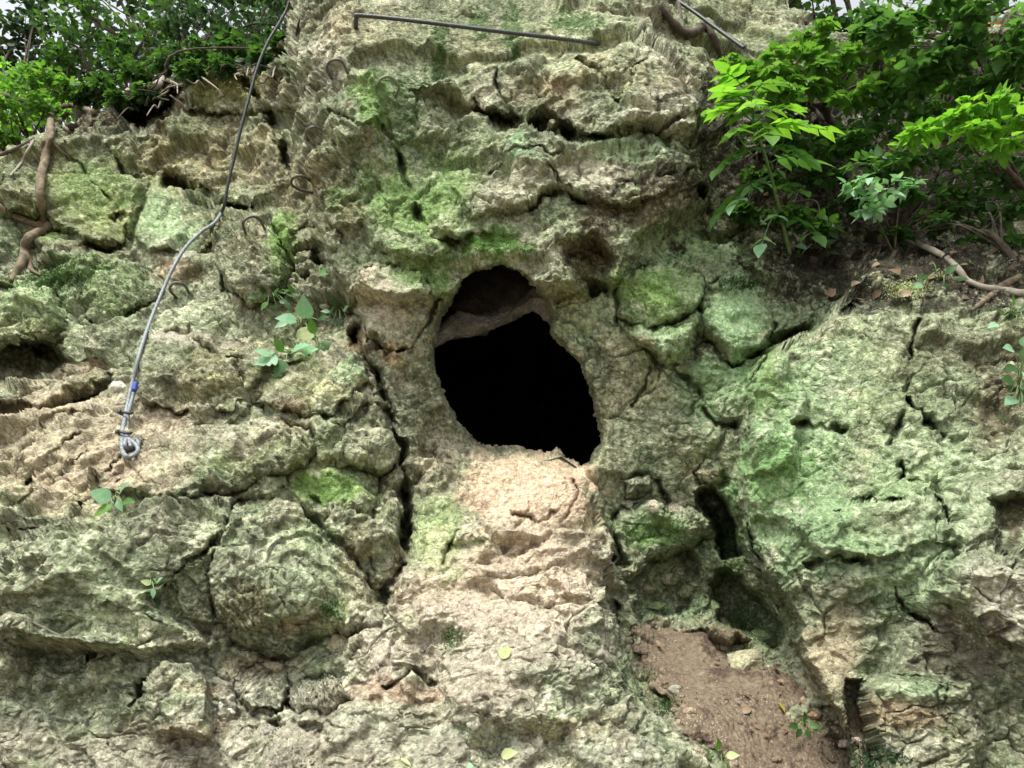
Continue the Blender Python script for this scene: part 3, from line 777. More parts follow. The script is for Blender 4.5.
def ring_by_angle(poly, c, n):
    P = resample(poly, 1200)
    a = np.arctan2(P[:, 1] - c[1], P[:, 0] - c[0])
    o = np.argsort(a); a = a[o]; r = np.linalg.norm(P - c, axis=1)[o]
    t = np.linspace(-math.pi, math.pi, n, endpoint=False)
    rr = np.interp(t, np.r_[a - 2 * math.pi, a, a + 2 * math.pi], np.r_[r, r, r])
    return c + np.stack([np.cos(t), np.sin(t)], 1) * rr[:, None]


c0 = np.array([518.0, 392.0])
RA = ring_by_angle(HOLE, c0, 260); RB = ring_by_angle(INNER, c0, 260)
Dr = bil(DEP, RA[:, 0], RA[:, 1]) - masses(RA[:, 0], RA[:, 1]) * .6
Dm = float(Dr.mean())
A0 = at_arr(*(c0 + (RA - c0) * 1.07).T, Dr + .03)
A1 = at_arr(*(c0 + (RA - c0) * 1.04).T, Dr * .5 + Dm * .5 + .28)
A2 = at_arr(*(c0 + (RA - c0) * 1.02).T, np.full(len(RA), Dm + .75))
RC = RB.copy()
topm = smooth(0, -40, RB[:, 1] - 372)
RC[:, 1] -= topm * (22 + 10 * np.sin(RB[:, 0] / 17))
C0 = at_arr(*RC.T, np.full(len(RA), Dm + .34)); C1 = at_arr(*(RC * .6 + RB * .4).T, np.full(len(RA), Dm + .28))
B0 = at_arr(*RB.T, np.full(len(RA), Dm + .36)); B1 = at_arr(*(c0 + (RB - c0) * 1.05).T, np.full(len(RA), Dm + .50))
cc = B1.mean(0)
AF = at_arr(*(c0 + (RA - c0) * 1.75).T, Dr + .42)
keys = [(AF, 6), (A0, 6), (A1, 6), (A2, 10), (C0, 6), (C1, 6), (B0, 6), (B1, 6)]
rows = []; stg = []
for (K0, m), (K1, _) in zip(keys[:-1], keys[1:]):
    for i in range(m):
        rows.append(K0 + (K1 - K0) * i / m); stg.append(.43 if K0 is A1 or K0 is A2 else .2)  # roof pocket rows get a dark stage: shade painted into the colour
for dy, sc, dz in [(0, 1, 0), (.05, 1.05, 0), (.15, 1.3, .03), (.4, 1.7, .1), (.8, 2.0, .1), (1.4, 2.1, .1), (2.0, 1.9, .1), (2.5, 1.2, .1), (2.7, .5, .1), (2.7, .02, .1)]:
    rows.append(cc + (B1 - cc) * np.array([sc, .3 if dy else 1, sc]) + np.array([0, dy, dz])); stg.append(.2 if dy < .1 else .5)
for k in range(9, len(rows)):
    r = rows[k]
    dirn = r - r.mean(0); dirn[:, 1] = -.02
    dirn /= np.linalg.norm(dirn, axis=1, keepdims=True) + 1e-6
    rows[k] = r + dirn * (fbm(r.astype(F32) * (7 if stg[k] < .5 else 2) + 7, 4, .6) * (.035 if stg[k] < .5 else .12) + (.008 if stg[k] < .5 else .02))[:, None]
n = 260
V = np.concatenate(rows)
idx = np.arange(len(V)).reshape(len(rows), n)
nx = np.roll(idx, -1, 1)
FA = np.stack([idx[:-1], nx[:-1], nx[1:], idx[1:]], -1).reshape(-1, 4)
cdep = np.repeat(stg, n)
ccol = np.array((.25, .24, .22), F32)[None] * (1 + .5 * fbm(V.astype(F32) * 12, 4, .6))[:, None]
ccol = ccol + (np.array((.035, .03, .03), F32) - ccol) * smooth(.34, .5, cdep + .06 * fbm(V.astype(F32) * 6, 3))[:, None]  # darkening towards the depths paints light falloff into the wall colour
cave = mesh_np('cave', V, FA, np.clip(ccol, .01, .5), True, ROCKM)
tag(cave, kind='structure')

# ------------------------------------------------------------------ ground below and forest floor on top
def sheet(name, fn, nu, nv, mat, colr):
    U, W = np.meshgrid(np.linspace(0, 1, nu), np.linspace(0, 1, nv))
    Pp = fn(U.ravel(), W.ravel())
    o = mesh_np(name, Pp, grid_faces(nv, nu).reshape(-1, 4), np.tile(np.array(colr, F32), (len(Pp), 1)) * (1 + .4 * fbm(Pp.astype(F32) * 3, 3))[:, None], True, mat)
    return tag(o, kind='structure')


def ground_fn(a, b):
    x = (a - .5) * 2; y = (b - .5) * 2
    x = np.sign(x) * np.abs(x) ** 2.5 * 120; y = np.sign(y) * np.abs(y) ** 2.5 * 120
    q = np.stack([x, y, np.zeros_like(x)], 1)
    return np.stack([x, y, .02 + .10 * fbm(q.astype(F32) * .6, 4)], 1)


FLOORM = rock_material('forest_soil', .8, None, .95)
sheet('ground', ground_fn, 180, 180, FLOORM, (.16, .12, .08))


def top_fn(line, back, rise):
    L = resample(line, 120, False)

    def fn(a, b):
        i = np.clip((a * 119).round().astype(int), 0, 119)
        uu = L[i, 0]; vv = L[i, 1] + 5
        Dd = bil(DEP, uu, vv) - masses(uu, vv)
        base = at_arr(uu, vv, Dd)
        t = b ** 1.8
        out = base + np.stack([base[:, 0] * t * back * .22, t * back, t * rise - .04 * (b > 0)], 1)
        out[:, 2] += fbm(out.astype(F32) * 1.2, 3) * .12 * np.minimum(1, t * 6)
        return out
    return fn


sheet('forest_floor', top_fn([(-220,162),(0,144),(40,129),(90,113),(125,99),(150,85),(180,73),(215,65),(250,63),(276,59),(289,42),(300,12)], 14, 2.2), 120, 40, FLOORM, (.07, .055, .04))
sheet('forest_floor', top_fn([(772,-40),(790,8),(830,29),(900,31),(1024,21),(1250,21)], 14, 2.6), 120, 40, FLOORM, (.07, .055, .04))
sheet('forest_floor', top_fn([(298,-138),(400,-138),(600,-138),(780,-138)], 10, 2.0), 120, 30, FLOORM, (.07, .055, .04))

bpy.context.view_layer.update()
DG = bpy.context.evaluated_depsgraph_get()


def hit(u, v):
    d = Vector(FWD + (u - 512) / FPX * RGT + (384 - v) / FPX * UPV)
    L = d.length
    ok, loc, nrm, *_ = scene.ray_cast(DG, Vector(CAM), d.normalized())
    if not ok:
        return at(u, v, 6), np.array([0, -1, 0.]), 6.0
    loc = np.array(loc)
    return loc, np.array(nrm), float((loc - CAM) @ FWD)


HITS = {}
# ------------------------------------------------------------------ simple materials
def flat_mat(name, colr, rough=.6, metal=0.0, nscale=30, namp=.35, bump=.002, c2=None):
    m, nt, b = nodes(name)
    L = nt.links.new
    tc = N(nt, 'ShaderNodeTexCoord')
    n1 = N(nt, 'ShaderNodeTexNoise', Scale=float(nscale), Detail=5.0, Roughness=.65)
    L(tc.outputs['Object'], n1.inputs['Vector'])
    cr = N(nt, 'ShaderNodeValToRGB')
    c2 = c2 or tuple(x * (1 - namp) for x in colr)
    cr.color_ramp.elements[0].position = .35; cr.color_ramp.elements[0].color = (*c2, 1)
    cr.color_ramp.elements[1].position = .65; cr.color_ramp.elements[1].color = (*colr, 1)
    L(n1.outputs['Fac'], cr.inputs['Fac']); L(cr.outputs[0], b.inputs['Base Color'])
    b.inputs['Roughness'].default_value = rough; b.inputs['Metallic'].default_value = metal
    bp = N(nt, 'ShaderNodeBump', Strength=.8, Distance=bump)
    L(n1.outputs['Fac'], bp.inputs['Height']); L(bp.outputs[0], b.inputs['Normal'])
    return m


def leaf_mat(name, ca, cb, trans=.45, ct=None):
    m, nt, b = nodes(name)
    L = nt.links.new
    a = N(nt, 'ShaderNodeAttribute', attribute_name='var')
    mx = N(nt, 'ShaderNodeMix', data_type='RGBA')
    mx.inputs['A'].default_value = (*ca, 1); mx.inputs['B'].default_value = (*cb, 1)
    L(a.outputs['Fac'], mx.inputs['Factor'])
    geo = N(nt, 'ShaderNodeNewGeometry')
    nz = N(nt, 'ShaderNodeTexNoise', Scale=60.0, Detail=3.0)
    L(geo.outputs['Position'], nz.inputs['Vector'])
    r = N(nt, 'ShaderNodeMapRange'); r.inputs['To Min'].default_value = .7; r.inputs['To Max'].default_value = 1.3
    L(nz.outputs['Fac'], r.inputs['Value'])
    mm = N(nt, 'ShaderNodeMix', data_type='RGBA', blend_type='MULTIPLY'); mm.inputs['Factor'].default_value = 1
    L(mx.outputs['Result'], mm.inputs['A']); L(r.outputs['Result'], mm.inputs['B'])
    L(mm.outputs['Result'], b.inputs['Base Color'])
    b.inputs['Roughness'].default_value = .45
    b.inputs['Specular IOR Level'].default_value = .35
    tr = N(nt, 'ShaderNodeBsdfTranslucent')
    hv = N(nt, 'ShaderNodeMix', data_type='RGBA', blend_type='MULTIPLY'); hv.inputs['Factor'].default_value = 1
    hv.inputs['B'].default_value = (*(ct or (1.9, 1.9, .8)), 1)
    L(mm.outputs['Result'], hv.inputs['A']); L(hv.outputs['Result'], tr.inputs['Color'])
    ms = N(nt, 'ShaderNodeMixShader'); ms.inputs[0].default_value = trans
    out = nt.nodes['Material Output']
    L(b.outputs[0], ms.inputs[1]); L(tr.outputs[0], ms.inputs[2]); L(ms.outputs[0], out.inputs['Surface'])
    return m


STEEL = flat_mat('galvanised_steel', (.27, .30, .31), .65, .3, 60, .4, .001)
RUSTY = flat_mat('weathered_steel', (.16, .15, .14), .6, .5, 50, .5, .001, (.09, .07, .06))
DARKST = flat_mat('dark_cable_steel', (.075, .08, .08), .5, .5, 60, .4, .001)
BARK = flat_mat('bark', (.11, .085, .06), .9, 0, 25, .6, .01, (.035, .028, .022))
ROOTM = flat_mat('root_bark', (.23, .18, .11), .9, 0, 22, .6, .012, (.07, .055, .036))
PALEB = flat_mat('dead_wood', (.36, .32, .25), .85, 0, 30, .4, .004)
BLUE = flat_mat('blue_tape', (.03, .06, .35), .5, 0, 30, .3, .0005)
STEMM = flat_mat('green_stem', (.18, .30, .10), .6, 0, 30, .3, .001)
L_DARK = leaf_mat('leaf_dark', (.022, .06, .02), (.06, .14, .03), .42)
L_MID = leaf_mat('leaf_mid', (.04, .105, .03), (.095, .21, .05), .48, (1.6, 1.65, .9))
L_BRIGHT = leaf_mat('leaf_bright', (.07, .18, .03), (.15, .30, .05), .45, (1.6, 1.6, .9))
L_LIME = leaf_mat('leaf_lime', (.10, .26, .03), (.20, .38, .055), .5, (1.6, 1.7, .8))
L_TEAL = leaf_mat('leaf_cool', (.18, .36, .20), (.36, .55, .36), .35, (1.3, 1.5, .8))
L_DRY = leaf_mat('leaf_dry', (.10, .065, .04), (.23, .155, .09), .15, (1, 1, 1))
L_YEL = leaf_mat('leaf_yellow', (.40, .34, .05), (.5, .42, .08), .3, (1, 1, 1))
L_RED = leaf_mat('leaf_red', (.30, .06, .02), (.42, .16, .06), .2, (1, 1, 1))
L_PALE = leaf_mat('leaf_pale', (.42, .5, .22), (.5, .56, .28), .3, (1, 1, 1))


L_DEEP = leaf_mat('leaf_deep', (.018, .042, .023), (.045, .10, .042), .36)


# ------------------------------------------------------------------ tubes and leaves
def catmull(P, n):
    P = np.array(P, float)
    Q = np.vstack([2 * P[0] - P[1], P, 2 * P[-1] - P[-2]])
    out = []
    seg = len(P) - 1
    for t in np.linspace(0, seg, n):
        i = min(int(t), seg - 1); f = t - i
        a, b, c, d = Q[i:i + 4]
        out.append(.5 * ((2 * b) + (-a + c) * f + (2 * a - 5 * b + 4 * c - d) * f * f + (-a + 3 * b - 3 * c + d) * f ** 3))
    return np.array(out)


def tube_arrays(path, rad, sides=8, mod=None):
    P = np.array(path, float); n = len(P)
    r = np.full(n, rad, float) if np.isscalar(rad) else np.interp(np.linspace(0, 1, n), np.linspace(0, 1, len(rad)), rad)
    T = np.gradient(P, axis=0); T /= np.linalg.norm(T, axis=1, keepdims=True) + 1e-12
    a = np.cross(T[0], [0.3, .2, .93]); a /= np.linalg.norm(a)
    A = np.zeros_like(P)
    for i in range(n):
        a = a - T[i] * (a @ T[i]); a /= np.linalg.norm(a) + 1e-12
        A[i] = a
    B = np.cross(T, A)
    th = np.linspace(0, 2 * math.pi, sides, endpoint=False)
    R = r[:, None] * np.ones((1, sides))
    if mod is not None:
        L = np.concatenate([[0], np.cumsum(np.linalg.norm(np.diff(P, axis=0), axis=1))])
        R = R * mod(L[:, None], th[None])
    V = P[:, None] + R[..., None] * (np.cos(th)[None, :, None] * A[:, None] + np.sin(th)[None, :, None] * B[:, None])
    V = V.reshape(-1, 3)
    idx = np.arange(n * sides).reshape(n, sides); nx = np.roll(idx, -1, 1)
    Fq = np.stack([idx[:-1], nx[:-1], nx[1:], idx[1:]], -1).reshape(-1, 4)
    V = np.vstack([V, P[:1], P[-1:]])
    c0 = len(V) - 2
    cap0 = np.array([[nx[0, k], idx[0, k], c0, c0] for k in range(0)], int).reshape(0, 4)
    caps = []
    for k in range(0, sides - 1, 2):
        caps.append([c0, idx[0, (k + 2) % sides], idx[0, k + 1], idx[0, k]])
        caps.append([c0 + 1, idx[-1, k], idx[-1, k + 1], idx[-1, (k + 2) % sides]])
    return V, np.vstack([Fq, np.array(caps, int)])


def join(parts):
    Vs, Fs, o = [], [], 0
    for V, Fq in parts:
        Vs.append(V); Fs.append(Fq + o); o += len(V)
    return np.vstack(Vs), np.vstack(Fs)


def tube(name, path, rad, mat, parent=None, sides=8, n=None, mod=None, loc=True):
    if n:
        path = catmull(path, n)
    V, Fq = tube_arrays(path, rad, sides, mod)
    if parent is None and loc:
        c = V.mean(0); c[2] = V[:, 2].min()
        o = mesh_np(name, V - c, Fq, None, True, mat); o.location = c
        return o
    return mesh_np(name, V, Fq, None, True, mat, parent)


def gnarl(amp=.25, f=14):
    s = random.random() * 100

    def mod(L, th):
        q = np.stack(np.broadcast_arrays(np.cos(th) * .9 + s, np.sin(th) * .9, L * f), -1).reshape(-1, 3)
        return 1 + amp * fbm(q.astype(F32), 3).reshape(np.broadcast(L, th).shape)
    return mod


# leaf templates: x across, y along, z up
def tmpl(prof, fold=.12, droop=.12):
    """prof: list of (y, halfwidth). quads only"""
    V = []; Fq = []
    for y, w in prof:
        z = -droop * y * y
        V += [(-w, y, z + fold * w), (0, y, z), (w, y, z + fold * w)]
    for i in range(len(prof) - 1):
        a = i * 3
        Fq += [(a, a + 1, a + 4, a + 3), (a + 1, a + 2, a + 5, a + 4)]
    return np.array(V, float), np.array(Fq, int)


T_SIMPLE = tmpl([(0, .02), (.4, .30), (1, .01)], .3, .15)
T_OVATE = tmpl([(0, .02), (.12, .2), (.35, .31), (.6, .25), (.82, .12), (1, .005)], .25, .2)
T_NARROW = tmpl([(0, .01), (.15, .11), (.45, .17), (.75, .1), (1, .005)], .3, .25)


def lobed():
    prof = [(0, .03), (.08, .30), (.2, .46), (.3, .28), (.42, .42), (.55, .24), (.62, .30), (.8, .12), (1, .005)]
    return tmpl(prof, .2, .22)


T_LOBED = lobed()


def heart():
    prof = [(-.12, .16), (0, .34), (.2, .45), (.45, .40), (.7, .24), (.9, .08), (1, .005)]
    return tmpl(prof, .15, .15)


T_HEART = heart()


def leaf_arrays(pos, dirs, nrms, size, T):
    """pos, dirs (along), nrms (up hint), size arrays"""
    V0, F0 = T
    y = dirs / (np.linalg.norm(dirs, axis=1, keepdims=True) + 1e-9)
    x = np.cross(y, nrms); x /= np.linalg.norm(x, axis=1, keepdims=True) + 1e-9
    z = np.cross(x, y)
    V = pos[:, None] + size[:, None, None] * (V0[None, :, 0:1] * x[:, None] + V0[None, :, 1:2] * y[:, None] + V0[None, :, 2:3] * z[:, None])
    n = len(pos); k = len(V0)
    Fq = F0[None] + (np.arange(n) * k)[:, None, None]
    return V.reshape(-1, 3), Fq.reshape(-1, 4)


def unit(a):
    return a / (np.linalg.norm(a, axis=-1, keepdims=True) + 1e-9)


def cloud(centres, radii, per, size, T, flat=.55, tilt=.35, droop=.1):
    """leaves gathered in clumps; nearly level blades"""
    pos = []; dirs = []
    for c, r in zip(centres, radii):
        m = max(1, int(per * rng.uniform(.6, 1.4)))
        o = rng.normal(size=(m, 3)); o = unit(o) * (rng.random((m, 1)) ** .5) * r
        o[:, 2] *= flat
        pos.append(c + o)
        d = o * np.array([1, 1, .2]) + rng.normal(size=(m, 3)) * .35 * r
        dirs.append(d)
    pos = np.vstack(pos); dirs = unit(np.vstack(dirs)); dirs[:, 2] -= droop
    m = len(pos)
    nr = unit(np.array([0, 0, 1.0]) + rng.normal(size=(m, 3)) * tilt)
    sz = size * rng.uniform(.6, 1.25, m)
    V, Fq = leaf_arrays(pos, dirs, nr, sz, T)
    var = np.repeat(np.clip(rng.normal(.45, .28, m), 0, 1), len(T[0]))
    return V, Fq, var


def tree(name, label, base, clumps, crown_mat, leaf=.07, per=40, trunk_r=.05, T=T_SIMPLE, group=None, cat='tree', tilt=.5, flat=.6, trunkname='trunk', barkm=None, bend=.3, crown='crown', twigs=3):
    """clumps: list of (point, radius). tapered trunk, a limb to every clump, clumped leaves"""
    barkm = barkm or BARK
    root = empty(name, base, label, cat, group)
    cs = np.array([c for c, r in clumps], float)
    top = cs.mean(0)
    base = np.array(base, float)
    top2 = base + (top - base) * .85
    mid = base + (top2 - base) * .5 + rng.normal(size=3) * bend * .3
    trunk = catmull([base - np.array([0, 0, .05]), base + (mid - base) * .5 + rng.normal(size=3) * bend * .1, mid, top2], 24)
    V, Fq = tube_arrays(trunk, [trunk_r * 1.25, trunk_r, trunk_r * .8, trunk_r * .4], 8, gnarl(.2, 8))
    mesh_np(trunkname, V, Fq, None, True, barkm, root)
    parts = []; tw = []
    for (c, r) in clumps:
        i = rng.integers(5, 22)
        s = trunk[i]
        m = s + (c - s) * .5 + rng.normal(size=3) * .12 * np.linalg.norm(c - s) + np.array([0, 0, .08])
        limb = catmull([s, m, c], 12)
        parts.append(tube_arrays(limb, [trunk_r * .45, trunk_r * .25, trunk_r * .1], 6, gnarl(.15, 8)))
        for k in range(twigs):
            e = c + unit(rng.normal(size=3)) * r * np.array([1, 1, .5])
            parts.append(tube_arrays(catmull([limb[rng.integers(5, 11)], (limb[8] + e) / 2 + rng.normal(size=3) * .05 * r, e], 7), [trunk_r * .14, trunk_r * .05], 4))
    V, Fq = join(parts)
    mesh_np('limbs', V, Fq, None, True, barkm, root)
    # sub-clumps
    sub = []; sr = []
    for c, r in clumps:
        k = 9
        o = unit(rng.normal(size=(k, 3))) * r * rng.random((k, 1)) ** .4
        o[:, 2] *= flat
        for q in o:
            sub.append(c + q); sr.append(r * rng.uniform(.25, .5))
    V, Fq, var = cloud(sub, sr, per, leaf, T, flat, tilt)
    mesh_np(crown, V, Fq, None, False, crown_mat, root, var)
    return root


# ------------------------------------------------------------------ ironwork of the climbing route
def surf(u, v, lift=0.0):
    p, n, D = hit(u, v)
    return p + n * lift, n, D


def staple(pts, label, mat, rpx=1.45, out=.14):
    d0 = hit(*pts[0])[2]; d1 = hit(*pts[-1])[2]
    P = []
    k = len(pts)
    for i, (a, b) in enumerate(pts):
        t = i / (k - 1)
        o = out * math.sin(math.pi * min(1, max(0, t))) ** .6 if 0 < i < k - 1 else -.05
        P.append(at(a, b, d0 * (1 - t) + d1 * t - o))
    r = rpx * d0 / FPX
    o = tube('rung', P, r, mat, None, 8, 34)
    return tag(o, label, 'climbing rung', 'iron rungs of the climbing route')


staple([(333,81),(327,69),(331,61),(341,61),(349,75)], 'dark iron rung highest on the rock pillar', RUSTY)
staple([(376,89),(381,79),(391,77),(399,87),(394,98)], 'pale greenish iron rung on the mossy bulge right of the pillar edge', flat_mat('mossy_steel', (.24, .28, .17), .7, .2, 60, .4, .001))
staple([(308,141),(306,132),(313,127),(323,130)], 'half buried grey iron rung midway down the pillar edge', RUSTY)
staple([(313,183),(302,176),(293,178),(292,185),(301,190),(313,193)], 'sideways bent dark iron rung on the lower pillar edge', RUSTY)
staple([(246,235),(243,223),(250,217),(259,219),(266,232)], 'arched iron rung on the brown topped block', RUSTY)
staple([(178,299),(170,290),(174,283),(184,285),(190,295)], 'curved dark iron rung in the rust coloured recess behind the cable', RUSTY)

# ribbed bar
dl = hit(356, 32)[2]; dr = hit(592, 43)[2]
pts = [at(356, 33, dl + .06), at(356, 22, dl - .05), at(357, 17, dl - .09), at(362, 15.5, dl - .10), at(420, 21.5, min(dl, hit(420, 22)[2]) - .12), at(500, 31.5, min(dl, dr, hit(500, 32)[2]) - .12), at(560, 38.5, min(dr, hit(560, 39)[2]) - .10), at(585, 42, dr - .06), at(600, 44, dr + .04)]
L_ = catmull(pts, 420)
bar = empty('reinforcing_bar', pts[2], 'long dark ribbed steel bar bolted across the upper rock with bent left end', 'steel bar')
tube('bar', L_, .0105, DARKST, bar, 12, None, lambda L, th: 1 + .16 * (np.sin(L * 2 * math.pi / .018 + th) > .35))
for t in (.55,):
    pass
# wall plate where the bent end enters the rock
pl, nl, _ = surf(356, 32, .004)

# main cable
MAIN = [(296,-40,5.0),(289,2,4.98),(281,20,4.95),(268,42,4.9),(258,66,4.85),(250,94,4.8),(242,124,4.75),(234,158,4.72),(228,184,4.7),(224,206,4.7)]


def front(u, v, D, gap=.035):
    return at(u, v, min(D, hit(u, v)[2] - gap))


root = empty('steel_cable', at(124, 452, 3.5), 'long grey steel cable hanging down the left side of the rock to a looped end', 'cable')
twist = lambda L, th: 1 + .13 * np.cos(6 * th + L * 2 * math.pi * 6 / .16)
up = [front(*q) for q in MAIN] + [at(221, 213, hit(221, 213)[2] - .01)]
tube('upper_strand', catmull(up, 300), .0085, DARKST, root, 24, None, twist)
low = [at(222, 212, hit(222, 212)[2] - .01)] + [front(*q) for q in [(214,223,4.55),(200,233,4.5),(186,247,4.42),(173,268,4.33),(163,290,4.25),(150,322,4.1),(140,352,3.95),(132,385,3.80),(126,412,3.7),(122,436,3.6)]] + [front(123, 452, 3.5), front(127, 457, 3.48)]
tube('lower_strand', catmull(low, 420), .0088, STEEL, root, 24, None, twist)
tail = [front(136, 384, 3.76), front(133, 396, 3.73), front(129, 410, 3.68), front(127, 424, 3.63), front(127, 436, 3.58), front(131, 447, 3.52)]
tube('tail_strand', catmull(tail, 120), .0082, STEEL, root, 24, None, twist)
loop = [front(122, 436, 3.56), front(128, 441, 3.5), front(136, 440, 3.46), front(138, 446, 3.44), front(131, 450, 3.44), front(125, 446, 3.47), front(127, 439, 3.5), front(134, 443, 3.42), front(138, 450, 3.42), front(132, 456, 3.43), front(125, 457, 3.46)]
tube('end_loop', catmull(loop, 200), .0085, STEEL, root, 20, None, twist)
for (u0, v0, D0) in ((124.5, 413, 3.66), (122.8, 433, 3.58)):
    c = front(u0 + 1.6, v0, D0)
    th = np.linspace(0, 2 * math.pi, 40)
    ring_ = np.stack([c[0] + .027 * np.cos(th), c[1] + .02 * np.sin(th), c[2] + .004 * np.sin(th * 2)], 1)
    cl = tube('wire_clamp', ring_, .0065, DARKST, root, 8)
    tube('nut', [c + np.array([-.02, -.024, -.008]), c + np.array([-.02, -.024, .010])], .009, DARKST, cl, 6, None)
    cl.children[0].location = (0, 0, 0)
tube('tape_wrap', [front(135.5, 383, 3.735), front(134.2, 391, 3.715)], .0125, BLUE, root, 14, 6)

c2 = [at(664, -8, 5.2), at(690, 9, 5.05), at(716, 28, 4.9), at(744, 48, 4.75)]
tag(tube('steel_cable', catmull(c2, 120), .011, DARKST, None, 16, None, twist), 'short dark cable slanting down at the top centre right', 'cable')


# ------------------------------------------------------------------ roots and dead wood
def along(pts, lift=.02, gapD=None):
    return [surf(a, b)[0] + surf(a, b)[1] * lift if gapD is None else front(a, b, gapD) for a, b in pts]


def pxr(px, D):
    return px * .5 * D / FPX


r1 = along([(96,114),(78,108),(64,109),(54,116),(50,128),(48,140),(44,160),(41,180),(39,200),(41,218),(45,227)], .03)
rt = empty('tree_root', r1[-1], 'thick gnarled brown tree root growing down the left rock wall', 'root')
tube('main_root', catmull(r1, 90), [pxr(5, 5.3), pxr(6, 5.3), pxr(7, 5.2), pxr(8, 5), pxr(8, 5), pxr(10, 5)], ROOTM, rt, 12, None, gnarl(.3, 9))
for pts, w in (([(70,114),(62,121),(56,131),(52,140),(47,148)], [8, 10, 8, 6]), ([(-12,196),(2,204),(16,213),(32,224),(46,228)], [7, 9, 9, 8]),
               ([(52,226),(42,231),(32,238),(28,250),(26,262),(18,274),(10,284)], [13, 14, 13, 13, 14, 9, 5]), ([(27,258),(32,268),(38,276)], [8, 6, 3]),
               ([(50,140),(60,148),(66,158),(74,160)], [4, 4, 3, 2]), ([(52,126),(66,128),(72,136),(66,142)], [6, 6, 5, 3])):
    tube('side_root', catmull(along(pts, .02), 40), [pxr(x * .65, 5.0) for x in w], ROOTM, rt, 10, None, gnarl(.3, 9))
WOOD = [
    ('root', [(128,92),(146,89),(160,83),(164,72),(170,63),(180,61),(187,67),(186,75)], [7, 7, 7, 6, 5, 5, 4, 3], PALEB, .05, 'hooked pale root curling out above the left rock wall'),
    ('dead_branch', [(-12,92),(14,98),(34,104),(58,112)], [5, 5, 4, 3], BARK, .04, 'dark bare branch reaching in from the left edge'),
    ('dead_branch', [(34,140),(27,152),(22,162),(10,176)], [2.5, 3, 2.5, 2], PALEB, .06, 'thin pale dead branch left of the gnarled root'),
    ('dead_branch', [(-12,158),(8,152),(20,146),(34,138)], [4, 4, 3, 2], BARK, .05, 'brown dead branch lying along the cliff top at far left'),
    ('root', [(660,6),(672,22),(684,32),(697,31),(705,26),(713,36),(718,50),(724,60),(736,60)], [6, 8, 9, 8, 8, 7, 6, 5, 3], BARK, .06, 'dark twisted root beside the short cable at the top'),
    ('root', [(676,-10),(680,14),(686,34),(692,46)], [5, 5, 4, 3], BARK, .03, 'straight dark root above the twisted root at the top'),
    ('dead_branch', [(892,236),(915,243),(940,254),(956,266),(967,280),(984,287),(1004,290),(1034,294)], [7, 7, 7, 6.5, 6, 6, 7, 7], PALEB, .05, 'bent grey fallen branch on the right ledge'),
    ('dead_branch', [(742,76),(768,80),(788,92),(806,104),(838,104)], [6, 8, 8, 7, 5], BARK, .25, 'dark mossy branch behind the bright sapling'),
    ('dead_branch', [(806,104),(816,111),(824,121)], [5, 4, 3], BARK, .28, 'short forked end hanging from the dark branch behind the sapling'),
    ('twig', [(18,615),(36,624),(56,634),(76,643),(94,651)], [1.6, 2.2, 2.2, 2, 1.4], PALEB, .012, 'thin pale stick lying on the lower left rock'),
    ('vine', [(893,60),(885,85),(882,100),(876,130),(872,160),(874,178)], [3, 3, 2.6, 2.4, 2, 1.6], PALEB, .5, 'thin pale vine hanging in front of the dark hollow at right'),
    ('vine', [(955,180),(950,195),(958,214),(985,222),(980,205)], [1.5, 1.4, 1.3, 1.2, 1], STEMM, .12, 'fine green vine dangling above the fallen branch'),
    ('root', [(1020,276),(1000,288),(985,300),(972,310)], [7, 8, 6, 3], ROOTM, .03, 'reddish root where the fallen branch meets the right edge'),
]
for nm, pts, wd, m, lift, lab in WOOD:
    D0 = hit(*pts[len(pts) // 2])[2]
    P = []
    for a, b in pts:
        p, nrm, D = hit(a, b)
        P.append(at(a, b, min(D, D0 + .25) - lift) if lift > .1 else at(a, b, min(D, D0 + .5) - lift * .5))
    tag(tube(nm, catmull(P, 60), [pxr(x, D0) for x in wd], m, None, 9, None, gnarl(.28, 12)), lab, nm.split('_')[-1])
tw = np.random.default_rng(12)
for k in range(26):
    a = tw.uniform(120, 292); b = float(np.interp(a, [120, 180, 215, 290], [104, 82, 74, 70])) + tw.uniform(-14, 16)
    ang = tw.uniform(-1.2, 1.2) + (math.pi if tw.random() < .5 else 0); ln = tw.uniform(12, 34)
    P = []
    D0 = min(hit(a, b + 12)[2], 5.4)
    for t in (0, .35, .7, 1):
        P.append(at(a + math.cos(ang) * ln * t + tw.normal() * 2, b + math.sin(ang) * ln * t * .7 + tw.normal() * 2, D0 - .03 - .25 * t * tw.uniform(.3, 1)))
    tag(tube('dead_twig', catmull(P, 16), [pxr(2.2, 5), pxr(1.2, 5)], [BARK, PALEB][k % 3 == 0], None, 5), 'thin dry twig in the dark tangle above the left rock wall', 'twig', 'twigs tangled above the left wall')


